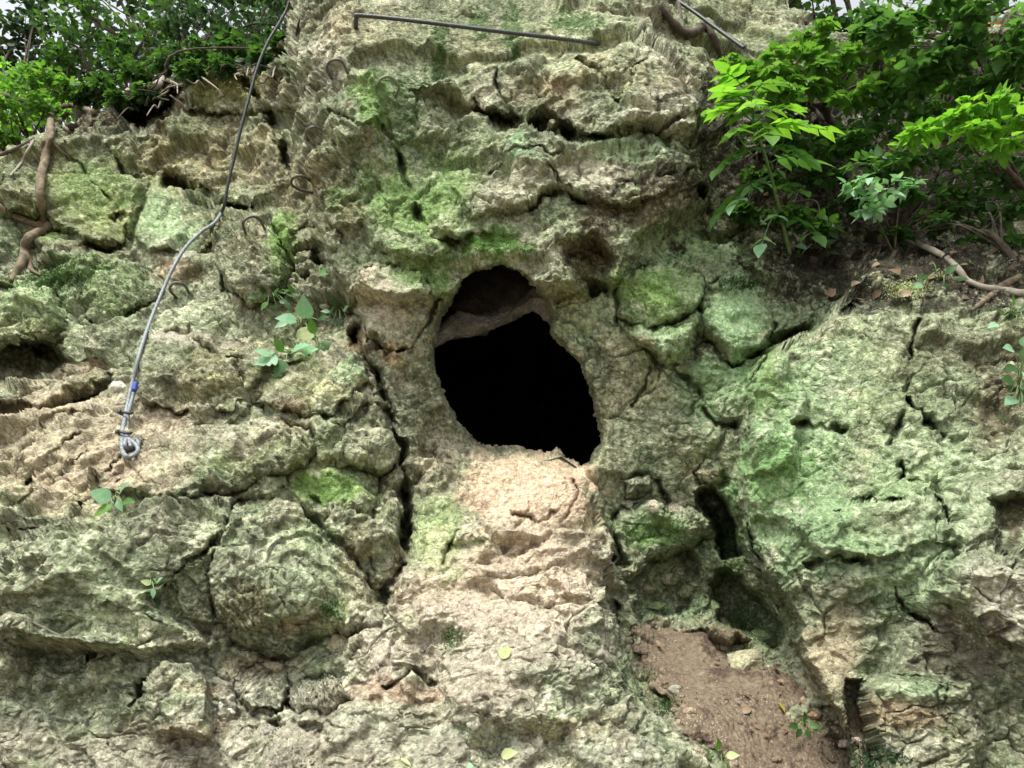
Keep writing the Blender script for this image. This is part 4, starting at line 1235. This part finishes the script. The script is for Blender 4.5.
# ------------------------------------------------------------------ loose stones
def stone(u, v, wpx, hpx, label, colr, group=None, sub=3, name='stone', sink=.3, seed=1):
    r = np.random.default_rng(seed)
    p, n, D = hit(u, v)
    bm = bmesh.new()
    bmesh.ops.create_icosphere(bm, subdivisions=sub, radius=1)
    V = np.array([x.co for x in bm.verts]); Fq = np.array([[x.index for x in f.verts] for f in bm.faces])
    bm.free()
    for k in range(9):
        d = r.normal(size=3); d /= np.linalg.norm(d); c = r.uniform(.62, .9)
        V -= d * np.maximum(0, V @ d - c)[:, None] * .93
    V *= (1 + .10 * fbm((V * 1.8 + seed * 3.1).astype(F32), 4, .6))[:, None]
    sx = wpx * .5 * D / FPX; sz = hpx * .5 * D / FPX
    V = V * np.array([sx, (sx + sz) * .5, sz])
    a = r.uniform(-.4, .4)
    V = V @ np.array([[math.cos(a), 0, math.sin(a)], [0, 1, 0], [-math.sin(a), 0, math.cos(a)]]).T
    V[:, 2] += sz * (1 - sink)
    q = (V + p).astype(F32)
    c = np.array(colr, F32)[None] * (1 + .3 * fbm(q * 22, 4, .6))[:, None]
    loc = at(u, v + hpx * .35, D)
    o = mesh_np(name, V, Fq, c, True, ROCKM); o.location = loc
    return tag(o, label, name, group)


stone(745, 664, 44, 30, 'pale rounded boulder with a mossy top lying at the back of the dirt', (.40, .38, .24), None, 5, 'boulder', .3, 4)
stone(118, 386, 17, 16, 'small white stone behind the cable near its blue tape', (.62, .60, .50), None, 4, 'stone', .5, 6)
stone(121, 402, 16, 22, 'small beige stone under the white stone behind the cable', (.46, .42, .31), None, 4, 'stone', .5, 7)
stone(814, 716, 13, 8, 'orange brown stone against the foot of the right buttress', (.42, .27, .17), None, 3, 'stone', .3, 8)
stone(842, 745, 17, 9, 'pinkish white flat stone near the grass at lower right', (.55, .43, .36), None, 3, 'stone', .3, 9)
stone(856, 742, 12, 8, 'smaller pinkish stone right of the flat one near the grass', (.52, .42, .34), None, 3, 'stone', .3, 10)
stone(803, 702, 9, 12, 'upright tan stone beside the yellow leaf on the dirt', (.45, .33, .20), None, 3, 'stone', .3, 11)
stone(221, 708, 6, 12, 'small upright white stone in the dark pocket at lower left', (.62, .60, .52), None, 3, 'stone', .3, 12)
stone(231, 711, 10, 5, 'flat white chip beside the small upright white stone', (.58, .56, .48), None, 3, 'stone', .3, 13)
stone(268, 732, 11, 10, 'round grey pebble in front of the lower left ledge', (.33, .30, .26), None, 3, 'stone', .3, 14)
stone(272, 668, 30, 16, 'beige rock wedged under the big overhanging boulder', (.36, .30, .20), None, 4, 'stone', .5, 15)
stone(338, 643, 24, 22, 'yellowish rock at the foot of the dark crevice', (.42, .38, .25), None, 4, 'stone', .5, 16)
stone(655, 506, 14, 16, 'small pale stone stuck in the wall right of the ramp', (.50, .46, .34), None, 4, 'stone', .5, 17)
stone(677, 508, 18, 22, 'pale lumpy stone left of the dark vertical hollow', (.50, .45, .33), None, 4, 'stone', .5, 18)
stone(629, 503, 8, 10, 'tiny grey stone left of the pale stones right of the ramp', (.42, .42, .33), None, 3, 'stone', .5, 19)
stone(388, 352, 15, 14, 'orange stone under the pale boulder at the left of the mouth', (.42, .28, .15), None, 4, 'stone', .5, 20)
stone(291, 281, 9, 6, 'whitish stone in the gully above the heart leaved plant', (.55, .52, .42), None, 3, 'stone', .4, 21)
stone(325, 305, 12, 8, 'pale stone right of the heart leaved plant', (.55, .52, .42), None, 3, 'stone', .4, 22)
for k_, (a_, b_, w_, h_, lab_) in enumerate([
        (648,588,16,13,'beige stone under the left end of the mossy ledge above the dirt'), (668,577,13,14,'small upright pale stone in the hollow over the dirt'), (688,590,20,15,'mossy grey stone in the middle of the hollow over the dirt'),
        (655,606,22,10,'flat greenish stone along the back edge of the dirt'), (712,606,18,16,'rounded green stone at the right of the hollow over the dirt'), (764,640,34,26,'dark mossy stone half hidden beneath the buttress'),
        (690,712,14,10,'tan stone on the left border of the dirt'), (676,690,16,12,'pale flat stone at the left border of the dirt'), (700,752,16,10,'beige stone at the bottom left corner of the dirt')]):
    stone(a_, b_, w_, h_, lab_, [(.38,.34,.23), (.42,.39,.28), (.24,.27,.15), (.25,.30,.15), (.21,.27,.13), (.10,.13,.06), (.32,.25,.16), (.38,.37,.28), (.36,.31,.22)][k_], None, 4, 'stone', .45, 40 + k_)
sr = np.random.default_rng(5)
n = 0
while n < 46:
    a = sr.uniform(640, 860); b = sr.uniform(632, 768)
    if poly_sdf(np.array([a]), np.array([b]), SOIL_POLY)[0] < 6:
        continue
    s = 1.8 + 4.5 * sr.random() ** 2.5
    stone(a, b, s * 1.3, s, 'small loose pebble scattered on the brown dirt', tuple(np.array((.24, .185, .13)) * sr.uniform(.7, 1.4)), 'pebbles on the dirt', 2, 'pebble', .3, 100 + n)
    n += 1


for a, b in zip(SOIL_POLY[:-3], SOIL_POLY[1:-2]):
    for k in range(3):
        t = sr.random(); s = 2.5 + 6 * sr.random() ** 2
        u_ = a[0] + (b[0] - a[0]) * t + sr.normal() * 4; v_ = a[1] + (b[1] - a[1]) * t + sr.normal() * 4
        if v_ < 766:
            stone(u_, v_, s * 1.4, s, 'small broken stone along the edge of the brown dirt', tuple(np.array((.28, .23, .16)) * sr.uniform(.6, 1.35)), 'stones along the edge of the dirt', 2, 'stone', .35, 300 + n)
            n += 1


# ------------------------------------------------------------------ fallen leaves
def fallen(u, v, px, mat, label, group=None, T=None, seed=0):
    r = np.random.default_rng(seed + 900)
    p, n, D = hit(u, v)
    n = unit(n + np.array([0, -.25, .35]) + r.normal(size=3) * .25)
    a = r.uniform(0, 2 * math.pi)
    t = unit(np.cross(n, r.normal(size=3)))
    V, Fq = leaf_arrays(np.zeros((1, 3)), t[None], n[None], np.array([px * D / FPX]), T or T_OVATE)
    V = np.vstack([V, V - n * .002]); k = len(V) // 2
    V -= np.array([V[:, 0].mean(), V[:, 1].mean(), 0])
    o = mesh_np('fallen_leaf', V, Fq, None, True, mat, None, np.full(len(V), r.random()))
    o.location = p + n * .012
    return tag(o, label, 'leaf', group)


fallen(505, 655, 15, L_PALE, 'pale yellow green fallen leaf in the middle of the lower ramp', None, T_HEART, 1)
fallen(511, 757, 18, L_PALE, 'light green fallen leaf at the bottom edge below the ramp', None, T_OVATE, 2)
fallen(470, 765, 12, L_TEAL, 'small bluish green leaf at the bottom edge left of the light green one', None, T_OVATE, 3)
fallen(406, 762, 14, L_PALE, 'small pale leaf at the bottom edge under the ramp left side', None, T_NARROW, 4)
fallen(281, 371, 10, L_RED, 'small red fallen leaf on the rock below the green leaf patch', None, T_HEART, 5)
fallen(92, 653, 12, L_DRY, 'dry yellowish fallen leaf at the end of the pale stick', None, T_OVATE, 6)
fallen(102, 656, 8, L_DRY, 'curled tan fallen leaf right of the dry yellowish leaf', None, T_OVATE, 7)
fallen(780, 706, 10, L_YEL, 'bright yellow fallen leaf on the dirt near the buttress', None, T_HEART, 8)
fallen(768, 268, 14, L_DRY, 'single tan fallen leaf on top of the mint green block', None, T_OVATE, 9)
fallen(744, 710, 14, L_DRY, 'flat beige fallen leaf in the middle of the dirt', None, T_OVATE, 10)
n = 0
while n < 44:
    a = sr.uniform(650, 866); b = sr.uniform(640, 768)
    if poly_sdf(np.array([a]), np.array([b]), SOIL_POLY)[0] < 4 or sr.random() > (a - 600) / 230:
        continue
    fallen(a, b, sr.uniform(4, 9), L_DRY, 'dry brown leaf fragment lying on the dirt at lower right', 'dry leaves on the dirt', [T_OVATE, T_NARROW][n % 2], 20 + n)
    n += 1
for n in range(90):
    a = sr.uniform(745, 1024); b = sr.normal(262, 26) if a > 830 else sr.uniform(150, 262)
    fallen(a, b, sr.uniform(6, 13), L_DRY, 'dry brown leaf lying on the dark soil of the right ledge', 'dry leaves on the right ledge', [T_OVATE, T_LOBED, T_NARROW][n % 3], 100 + n)
for n in range(36):
    a = sr.uniform(75, 292); b = float(np.interp(a, [75, 130, 180, 290], [128, 108, 84, 68])) + sr.uniform(-2, 22)
    fallen(a, b, sr.uniform(5, 10), L_DRY, 'dry brown leaf caught in the dark soil above the left wall', 'dry leaves above the left wall', [T_OVATE, T_NARROW][n % 2], 300 + n)


# ------------------------------------------------------------------ small plants rooted in cracks
def plant(name, u, v, leaves, label, cat='plant', group=None, defm=None, stem=True, seed=0):
    """leaves: (du, dv, length px, screen angle deg, template, material)"""
    r = np.random.default_rng(seed + 50)
    p, n, D = hit(u, v)
    root = empty(name, p, label, cat, group)
    stems = []
    for (du, dv, ln, ang, T, m) in leaves:
        c = at(u + du, v + dv, D - .05 - r.uniform(0, .06))
        a = math.radians(ang)
        d = RGT * math.cos(a) + UPV * math.sin(a) - FWD * .45
        nr = unit(-FWD * .75 + np.array([0, 0, .65]) + r.normal(size=3) * .18)
        V, Fq = leaf_arrays(c[None] - unit(d)[None] * .0, unit(d)[None], nr[None], np.array([ln * D / FPX]), T)
        mesh_np('leaf', V, Fq, None, True, m, root, np.full(len(V), r.random()))
        stems.append(tube_arrays(catmull([p - n * .02, (p + c) / 2 + np.array([0, -.02, .02]), c], 8), [pxr(1.3, D), pxr(.9, D)], 5))
    if stem:
        V, Fq = join(stems)
        mesh_np('stem', V, Fq, None, True, STEMM, root)
    return root


plant('heart_leaf_plant', 304, 326, [(2,-10,21,95,T_HEART,L_TEAL),(4,4,21,250,T_HEART,L_PALE),(-10,-6,18,170,T_HEART,L_TEAL),(0,18,17,265,T_HEART,L_TEAL),(-16,-4,14,200,T_OVATE,L_TEAL),(14,-6,13,20,T_OVATE,L_MID)], 'plant with large bluish green heart shaped leaves and one yellow leaf left of the cave')
plant('leafy_plant', 290, 356, [(-12,2,24,190,T_LOBED,L_TEAL),(2,-4,22,30,T_LOBED,L_TEAL),(-4,6,20,230,T_LOBED,L_MID),(-20,0,16,150,T_OVATE,L_TEAL),(12,-4,18,15,T_OVATE,L_TEAL),(-8,-4,16,110,T_OVATE,L_BRIGHT)], 'low bluish green leaf patch just above the red leaf')
plant('leafy_plant', 316, 342, [(-2,-8,16,100,T_OVATE,L_BRIGHT),(6,0,17,330,T_OVATE,L_MID),(-6,2,14,200,T_OVATE,L_BRIGHT),(2,4,14,290,T_OVATE,L_MID)], 'small green sprig right of the low leaf patch')
plant('single_leaf_sprout', 323, 273, [(-4,0,16,5,T_OVATE,L_BRIGHT)], 'lone bright green leaf in the dark gully left of the cave')
plant('clover_patch', 272, 298, [(r_[0],r_[1],r_[2],r_[3],T_OVATE,[L_MID,L_DARK,L_BRIGHT][i % 3]) for i, r_ in enumerate([(-14,0,10,170),(-8,-4,10,100),(-4,4,11,230),(2,-2,10,60),(8,2,11,340),(12,-4,9,40),(14,4,10,300),(18,-2,10,10),(-18,3,9,200),(4,6,9,270),(24,0,10,60),(20,-6,9,110)])], 'dark green clover like patch left of the heart leaved plant')
plant('clover_patch', 340, 312, [(r_[0],r_[1],r_[2],r_[3],T_OVATE,[L_TEAL,L_MID,L_DARK][i % 3]) for i, r_ in enumerate([(-10,0,9,170),(-4,-6,9,100),(0,6,10,250),(4,0,9,60),(8,8,10,330),(-6,8,9,220),(10,-4,8,30),(2,12,9,270),(-12,6,8,190)])], 'blue green creeping patch left of the pale boulder')
plant('leafy_plant', 116, 502, [(-8,-4,18,150,T_HEART,L_TEAL),(4,-8,17,60,T_OVATE,L_TEAL),(6,0,15,10,T_OVATE,L_BRIGHT),(-4,4,19,205,T_OVATE,L_BRIGHT),(2,-2,13,300,T_OVATE,L_TEAL)], 'small bright plant growing out of the rock at middle left')
plant('tiny_sprout', 154, 586, [(-3,-2,10,150,T_OVATE,L_PALE),(3,-3,10,50,T_OVATE,L_TEAL),(0,3,9,270,T_OVATE,L_TEAL)], 'tiny pale green sprout on the sage grey rock at lower left')
plant('leafy_plant', 718, 758, [(-8,-4,14,160,T_OVATE,L_BRIGHT),(0,-8,14,90,T_OVATE,L_BRIGHT),(8,-2,13,20,T_OVATE,L_PALE),(4,4,12,320,T_OVATE,L_BRIGHT),(-4,4,12,220,T_OVATE,L_MID)], 'small green plant at the bottom edge beside the dirt')
plant('leafy_plant', 804, 726, [(-6,0,11,170,T_OVATE,L_MID),(0,-4,12,90,T_OVATE,L_MID),(6,0,11,10,T_OVATE,L_BRIGHT),(2,4,9,300,T_OVATE,L_MID),(-3,3,10,230,T_OVATE,L_DARK)], 'small green plant on the dirt at the foot of the buttress')
gl = np.random.default_rng(8)


def blades(name, u, v, w, h, npl, ln, mat, label, cat='grass', T=T_NARROW):
    p, n, D = hit(u, v)
    pos = []
    while len(pos) < npl:
        x, y = gl.normal() * w * .5, gl.normal() * h * .5
        q, nn_, d_ = hit(u + x, v + y)
        if abs(d_ - D) < .35:
            pos.append(q)
        else:
            pos.append(p)
    pos = np.array(pos); d = unit(np.array([0, -.45, .6]) + gl.normal(size=(npl, 3)) * .5)
    V, Fq = leaf_arrays(pos, d, unit(gl.normal(size=(npl, 3)) + np.array([0, -.8, .3])), gl.uniform(.5, 1.2, npl) * ln * D / FPX, T)
    o = mesh_np(name, V - p, Fq, None, False, mat, None, np.repeat(gl.random(npl), len(T[0])))
    o.location = p
    return tag(o, label, cat, None, 'stuff')


blades('grass', 874, 760, 34, 12, 500, 5, L_DEEP, 'low green grass tuft at the bottom edge right of the dirt')
blades('moss', 450, 638, 12, 12, 500, 2.6, L_MID, 'bright moss tuft on the left side of the ramp', 'moss')
blades('moss', 58, 275, 44, 16, 1800, 2.8, L_DARK, 'dark moss cushion on the ledge under the gnarled root', 'moss')
blades('moss', 328, 612, 12, 12, 500, 2.8, L_DARK, 'dark moss tuft in the crevice below the big overhanging boulder', 'moss')
blades('moss', 742, 628, 26, 22, 1500, 2.6, L_DARK, 'dark moss hanging in the hollow behind the dirt', 'moss')
blades('moss', 905, 290, 26, 10, 900, 3.2, L_PALE, 'pale yellowish moss cushion on the edge of the right ledge', 'moss')
blades('moss', 742, 284, 26, 8, 900, 2.8, L_DARK, 'dark moss fringe above the mint green block', 'moss')
blades('moss', 668, 704, 14, 10, 500, 2.8, L_DARK, 'dark moss in the shade left of the dirt', 'moss')

# ------------------------------------------------------------------ right: sapling with feathered leaves
p0s = surf(790, 252)[0]
sap = empty('sapling', p0s, 'slender sapling with bright lime feathered leaves above the mint green block', 'sapling')
DS = hit(790, 252)[2] - .12
stem_px = [(790,254,0),(783,225,.06),(776,195,.12),(768,165,.18),(760,140,.22),(753,115,.25),(748,92,.27)]
SP = [at(a, b, DS - c) for a, b, c in stem_px]
st = catmull(SP, 60)
mesh_np('stem', *tube_arrays(st, [pxr(4, DS), pxr(3, DS), pxr(1.4, DS)], 8), None, True, STEMM, sap)
st2 = catmull([at(752, 155, DS - .1), at(742, 142, DS - .15), at(732, 126, DS - .2), at(728, 112, DS - .2)], 30)
mesh_np('stem', *tube_arrays(st2, [pxr(2, DS), pxr(1.2, DS)], 6), None, True, STEMM, sap)
sv = np.random.default_rng(21)


def compound(parent, base, tip, npair, lpx, D, mat, name='frond', T=T_OVATE, sag=.04):
    base = np.array(base); tip = np.array(tip)
    mid = (base + tip) / 2 + np.array([0, 0, sag])
    path = catmull([base, mid, tip], 12)
    pos = []; dr = []; ln = []
    ax = unit(tip - base)
    side = unit(np.cross(ax, [0, 0, 1.0]))
    for k in range(npair):
        t = .35 + .6 * k / max(1, npair - 1) * .95
        c = path[min(11, int(t * 11))]
        for s in (-1, 1):
            pos.append(c); dr.append(unit(side * s + ax * .55 + np.array([0, 0, -.15]) + sv.normal(size=3) * .12)); ln.append(lpx * sv.uniform(.8, 1.15) * (1 - .25 * abs(t - .6)))
    pos.append(path[-1]); dr.append(unit(ax + np.array([0, 0, -.1]))); ln.append(lpx * 1.15)
    m = len(pos)
    nr = unit(np.array([0, -.12, 1.0]) + sv.normal(size=(m, 3)) * .16)
    V, Fq = leaf_arrays(np.array(pos), np.array(dr), nr, np.array(ln) * D / FPX, T)
    V2, F2 = tube_arrays(path, [pxr(1.4, D), pxr(.7, D)], 5)
    var = np.concatenate([np.repeat(np.clip(sv.normal(.5, .25, m), 0, 1), len(T[0])), np.full(len(V2), .2)])
    return mesh_np(name, np.vstack([V, V2]), np.vstack([Fq, F2 + len(V)]), None, True, mat, parent, var)


for (b, tu, tv, dd, n_, l_, m_) in [
    (st[50], 722, 92, -.25, 4, 21, L_LIME), (st[54], 728, 74, -.15, 4, 19, L_LIME), (st[56], 775, 84, -.3, 4, 20, L_BRIGHT), (st[46], 792, 108, -.35, 4, 21, L_LIME), (st[46], 716, 112, -.3, 4, 22, L_LIME),
    (st[42], 826, 130, -.3, 5, 19, L_LIME), (st[40], 736, 132, -.35, 4, 21, L_BRIGHT), (st[40], 795, 122, -.45, 4, 21, L_LIME), (st[36], 806, 158, -.3, 5, 19, L_MID), (st[36], 722, 168, -.25, 5, 19, L_MID),
    (st[30], 812, 162, -.1, 4, 20, L_MID), (st[26], 722, 212, -.15, 4, 21, L_MID), (st[24], 736, 204, -.25, 3, 18, L_TEAL), (st[20], 800, 192, -.2, 3, 18, L_MID), (st[14], 762, 244, -.2, 2, 18, L_TEAL),
    (st[12], 815, 236, -.2, 3, 18, L_MID), (st[48], 752, 104, -.5, 4, 19, L_LIME), (st2[25], 706, 116, -.1, 4, 19, L_LIME), (st2[28], 740, 96, -.2, 4, 19, L_LIME), (st[44], 770, 136, -.5, 4, 20, L_BRIGHT),
]:
    tip = at(tu, tv, DS - .2 + dd)
    compound(sap, b, tip, n_, l_, DS, m_)


# ------------------------------------------------------------------ right: shrubs over the ledge
def px(clumps):
    return [(at(a, b, D), r * D / FPX) for a, b, D, r in clumps]


def base_at(u, v):
    return hit(u, v)[0]


RS = 'shrubs crowding the right ledge'
tree('shrub', 'yellow green shrub with broad leaves at the top right behind the sapling', base_at(835, 120), px([(742,68,4.4,20),(770,74,4.35,24),(790,56,4.35,28),(812,84,4.3,24),(835,66,4.3,28),(862,58,4.3,28),(820,40,4.4,26),(850,94,4.2,22),(780,92,4.2,18),(885,84,4.2,22)]), L_BRIGHT, .062, 11, .03, T_LOBED, RS, 'shrub', .3, .25, 'trunk')
tree('shrub', 'tall green shrub filling the upper right corner', base_at(985, 130), px([(895,34,4.1,34),(930,14,4.0,34),(965,40,3.95,34),(985,10,3.9,36),(1020,36,3.8,36),(940,62,4.0,34),(1008,74,3.9,34),(912,84,4.1,30),(975,92,4.0,28),(1030,96,3.9,26),(870,20,4.2,26)]), L_MID, .064, 14, .035, T_LOBED, RS, 'shrub', .32, .25, 'trunk')
tree('shrub', 'lime leaved shrub reaching forward at the right edge below the corner shrub', base_at(1000, 215), px([(920,134,3.75,20),(945,122,3.75,24),(972,112,3.7,26),(1000,106,3.65,28),(1026,124,3.6,28),(985,134,3.65,22),(1010,146,3.6,20)]), L_LIME, .068, 7, .022, T_OVATE, RS, 'shrub', .22, .12, 'trunk')
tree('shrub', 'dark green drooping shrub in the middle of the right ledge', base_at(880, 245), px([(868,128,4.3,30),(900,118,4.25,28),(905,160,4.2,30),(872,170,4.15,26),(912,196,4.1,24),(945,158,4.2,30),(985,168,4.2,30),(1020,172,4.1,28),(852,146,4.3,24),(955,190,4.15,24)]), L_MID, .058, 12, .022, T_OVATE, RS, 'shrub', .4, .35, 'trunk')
tree('shrub', 'small pale green bush low on the right ledge above the fallen branch', base_at(885, 262), px([(862,184,4.0,16),(880,200,3.98,18),(900,186,4.0,16),(870,214,4.0,12)]), L_TEAL, .055, 5, .012, T_OVATE, RS, 'shrub', .4, .3, 'trunk')
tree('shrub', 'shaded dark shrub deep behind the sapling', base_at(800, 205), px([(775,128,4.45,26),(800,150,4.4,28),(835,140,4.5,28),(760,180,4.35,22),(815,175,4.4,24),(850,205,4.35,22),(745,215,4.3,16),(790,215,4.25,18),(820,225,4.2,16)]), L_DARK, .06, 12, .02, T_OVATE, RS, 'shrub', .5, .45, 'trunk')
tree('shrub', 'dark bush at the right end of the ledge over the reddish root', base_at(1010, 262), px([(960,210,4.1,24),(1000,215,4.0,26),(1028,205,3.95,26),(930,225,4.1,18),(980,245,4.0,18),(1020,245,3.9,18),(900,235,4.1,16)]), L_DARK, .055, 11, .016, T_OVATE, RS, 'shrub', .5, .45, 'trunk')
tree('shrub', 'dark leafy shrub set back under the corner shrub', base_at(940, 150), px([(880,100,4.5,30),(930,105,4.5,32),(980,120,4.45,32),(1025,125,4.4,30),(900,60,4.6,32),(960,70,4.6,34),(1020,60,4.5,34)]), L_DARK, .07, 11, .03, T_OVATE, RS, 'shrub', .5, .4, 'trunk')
plant('ivy', 1018, 385, [(r_[0],r_[1],r_[2],r_[3],[T_HEART,T_OVATE][i % 2],[L_TEAL,L_MID,L_MID][i % 3]) for i, r_ in enumerate([(-6,-36,12,170),(2,-28,13,60),(-4,-18,12,200),(4,-12,13,330),(-6,-4,14,170),(2,4,13,20),(-4,14,14,200),(4,20,13,300),(-6,28,15,190),(2,34,14,260),(-2,42,13,220),(-8,8,11,120),(6,-40,12,80),(-10,36,11,150)])], 'ivy strand with small bluish leaves climbing at the right edge', 'ivy')
plant('leafy_plant', 1012, 318, [(-8,-4,15,150,T_NARROW,L_MID),(0,-10,16,90,T_NARROW,L_BRIGHT),(6,-6,15,40,T_NARROW,L_MID),(-14,6,14,190,T_OVATE,L_TEAL),(4,6,15,320,T_NARROW,L_MID),(10,-2,15,10,T_NARROW,L_BRIGHT)], 'small narrow leaved plant at the right end of the soil ledge')
plant('leafy_plant', 815, 250, [(-8,-2,14,170,T_OVATE,L_TEAL),(0,-8,14,100,T_OVATE,L_MID),(8,-4,14,30,T_OVATE,L_MID),(14,2,12,350,T_OVATE,L_DARK),(-14,4,12,200,T_OVATE,L_MID)], 'small leafy plant on the soil right of the sapling stem')
plant('leafy_plant', 940, 278, [(-12,0,13,170,T_OVATE,L_MID),(-4,-6,13,110,T_OVATE,L_TEAL),(6,-4,14,50,T_OVATE,L_MID),(14,2,13,10,T_OVATE,L_DARK),(-18,6,12,200,T_OVATE,L_TEAL),(4,6,12,290,T_OVATE,L_MID)], 'low leafy plant under the middle of the fallen branch')
# a single dead leaf hanging among the green
V, Fq = leaf_arrays(at(988, 24, 3.55)[None], (RGT - FWD * .2)[None], np.array([[0, -.6, .8]]), np.array([18 * 3.55 / FPX]), T_LOBED)
tag(mesh_np('dead_leaf', V, Fq, None, True, L_RED, None, np.full(len(V), .9)), 'orange brown dead leaf hanging among the green at the upper right', 'leaf')
V, Fq = leaf_arrays(at(899, 23, 3.6)[None], RGT[None], np.array([[0, -.35, .94]]), np.array([16 * 3.6 / FPX]), T_HEART)
tag(mesh_np('hanging_leaf', V, Fq, None, True, L_DARK, None, np.zeros(len(V))), 'single very dark round leaf hanging near the top right', 'leaf')

# ------------------------------------------------------------------ trees on the cliff top
TL = 'trees on the cliff top at left'


def floor_at(u, v, D):
    """a point on the forest floor behind the cliff edge"""
    p = at(u, v, D)
    ok, loc, *_ = scene.ray_cast(DG, Vector((p[0], p[1], p[2] + 4)), Vector((0, 0, -1)))
    return np.array(loc) if ok else p


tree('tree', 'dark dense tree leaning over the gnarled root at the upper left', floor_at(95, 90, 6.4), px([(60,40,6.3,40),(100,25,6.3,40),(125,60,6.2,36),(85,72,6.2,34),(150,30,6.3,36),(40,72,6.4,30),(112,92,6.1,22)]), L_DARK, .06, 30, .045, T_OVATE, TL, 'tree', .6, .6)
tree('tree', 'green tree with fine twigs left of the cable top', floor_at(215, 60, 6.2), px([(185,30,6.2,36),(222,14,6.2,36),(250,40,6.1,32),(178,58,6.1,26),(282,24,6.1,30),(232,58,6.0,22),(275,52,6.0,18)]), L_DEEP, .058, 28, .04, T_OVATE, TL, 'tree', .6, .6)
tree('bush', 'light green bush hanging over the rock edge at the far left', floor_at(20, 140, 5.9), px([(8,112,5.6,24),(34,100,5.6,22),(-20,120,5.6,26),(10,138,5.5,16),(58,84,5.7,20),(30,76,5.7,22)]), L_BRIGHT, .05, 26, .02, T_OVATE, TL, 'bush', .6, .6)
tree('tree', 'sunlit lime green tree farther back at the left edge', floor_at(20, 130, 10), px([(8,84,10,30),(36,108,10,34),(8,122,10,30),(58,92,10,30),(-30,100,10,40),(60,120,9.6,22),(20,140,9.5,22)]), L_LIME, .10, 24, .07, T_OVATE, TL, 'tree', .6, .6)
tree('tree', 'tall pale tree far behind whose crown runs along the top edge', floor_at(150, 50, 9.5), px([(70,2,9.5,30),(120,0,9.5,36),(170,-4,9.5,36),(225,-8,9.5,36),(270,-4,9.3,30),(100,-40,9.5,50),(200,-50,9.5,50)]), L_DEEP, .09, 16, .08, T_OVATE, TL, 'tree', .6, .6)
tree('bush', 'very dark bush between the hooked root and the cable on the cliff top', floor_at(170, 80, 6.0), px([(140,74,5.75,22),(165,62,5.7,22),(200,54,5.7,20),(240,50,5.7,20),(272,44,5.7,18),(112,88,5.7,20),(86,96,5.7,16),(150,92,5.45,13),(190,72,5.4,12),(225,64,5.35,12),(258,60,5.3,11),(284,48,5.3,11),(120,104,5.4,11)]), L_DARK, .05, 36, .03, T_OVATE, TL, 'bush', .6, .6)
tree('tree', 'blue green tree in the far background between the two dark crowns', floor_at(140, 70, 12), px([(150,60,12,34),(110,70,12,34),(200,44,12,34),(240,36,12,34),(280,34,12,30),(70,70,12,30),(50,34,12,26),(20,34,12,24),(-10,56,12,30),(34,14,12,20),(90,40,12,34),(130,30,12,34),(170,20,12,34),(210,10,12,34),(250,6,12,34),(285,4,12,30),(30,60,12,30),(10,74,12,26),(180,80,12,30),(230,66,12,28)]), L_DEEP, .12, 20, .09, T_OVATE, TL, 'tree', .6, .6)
TR = 'trees on the cliff top at right'
tree('tree', 'bright green tree behind the corner shrub at the right', floor_at(960, 20, 7.5), px([(900,2,7.5,40),(960,-4,7.5,44),(1020,4,7.4,44),(930,-40,7.5,50),(1000,-50,7.4,50)]), L_BRIGHT, .085, 16, .08, T_OVATE, TR, 'tree', .5, .5)
tree('tree', 'mid green tree behind the yellow green shrub at the top', floor_at(830, 20, 7), px([(800,4,7,34),(838,24,6.9,22),(785,-30,7,36),(835,-40,7,40),(880,24,6.9,26)]), L_MID, .085, 14, .07, T_OVATE, TR, 'tree', .5, .5)

# ------------------------------------------------------------------ light
SUN_EL = math.radians(64); SUN_ROT = math.radians(215)
w = bpy.data.worlds.new('World'); scene.world = w
w.use_nodes = True
nt = w.node_tree
bg = nt.nodes['Background']
sk = nt.nodes.new('ShaderNodeTexSky'); sk.sky_type = 'NISHITA'; sk.sun_disc = False
sk.sun_elevation = SUN_EL; sk.sun_rotation = SUN_ROT
sk.dust_density = 4.0; sk.air_density = 1.0; sk.ozone_density = 1.0
hsv = nt.nodes.new('ShaderNodeHueSaturation'); hsv.inputs['Saturation'].default_value = .2     # white overcast
nt.links.new(sk.outputs[0], hsv.inputs['Color']); nt.links.new(hsv.outputs[0], bg.inputs['Color'])
bg.inputs['Strength'].default_value = .14
ld = bpy.data.lights.new('sun', 'SUN'); ld.energy = 1.7; ld.angle = math.radians(16); ld.color = (1, .97, .90)
lo = bpy.data.objects.new('sun', ld); COL.objects.link(lo)
# direction towards the sun: azimuth measured like the sky texture (0 = +Y, clockwise)
sd = Vector((math.sin(SUN_ROT) * math.cos(SUN_EL), math.cos(SUN_ROT) * math.cos(SUN_EL), math.sin(SUN_EL)))
lo.rotation_euler = sd.to_track_quat('Z', 'Y').to_euler()
scene.view_settings.view_transform = 'Standard'
scene.view_settings.look = 'None'
scene.view_settings.exposure = 1.22
scene.view_settings.gamma = 1.0
scene.render.engine = 'CYCLES'
scene.cycles.max_bounces = 6
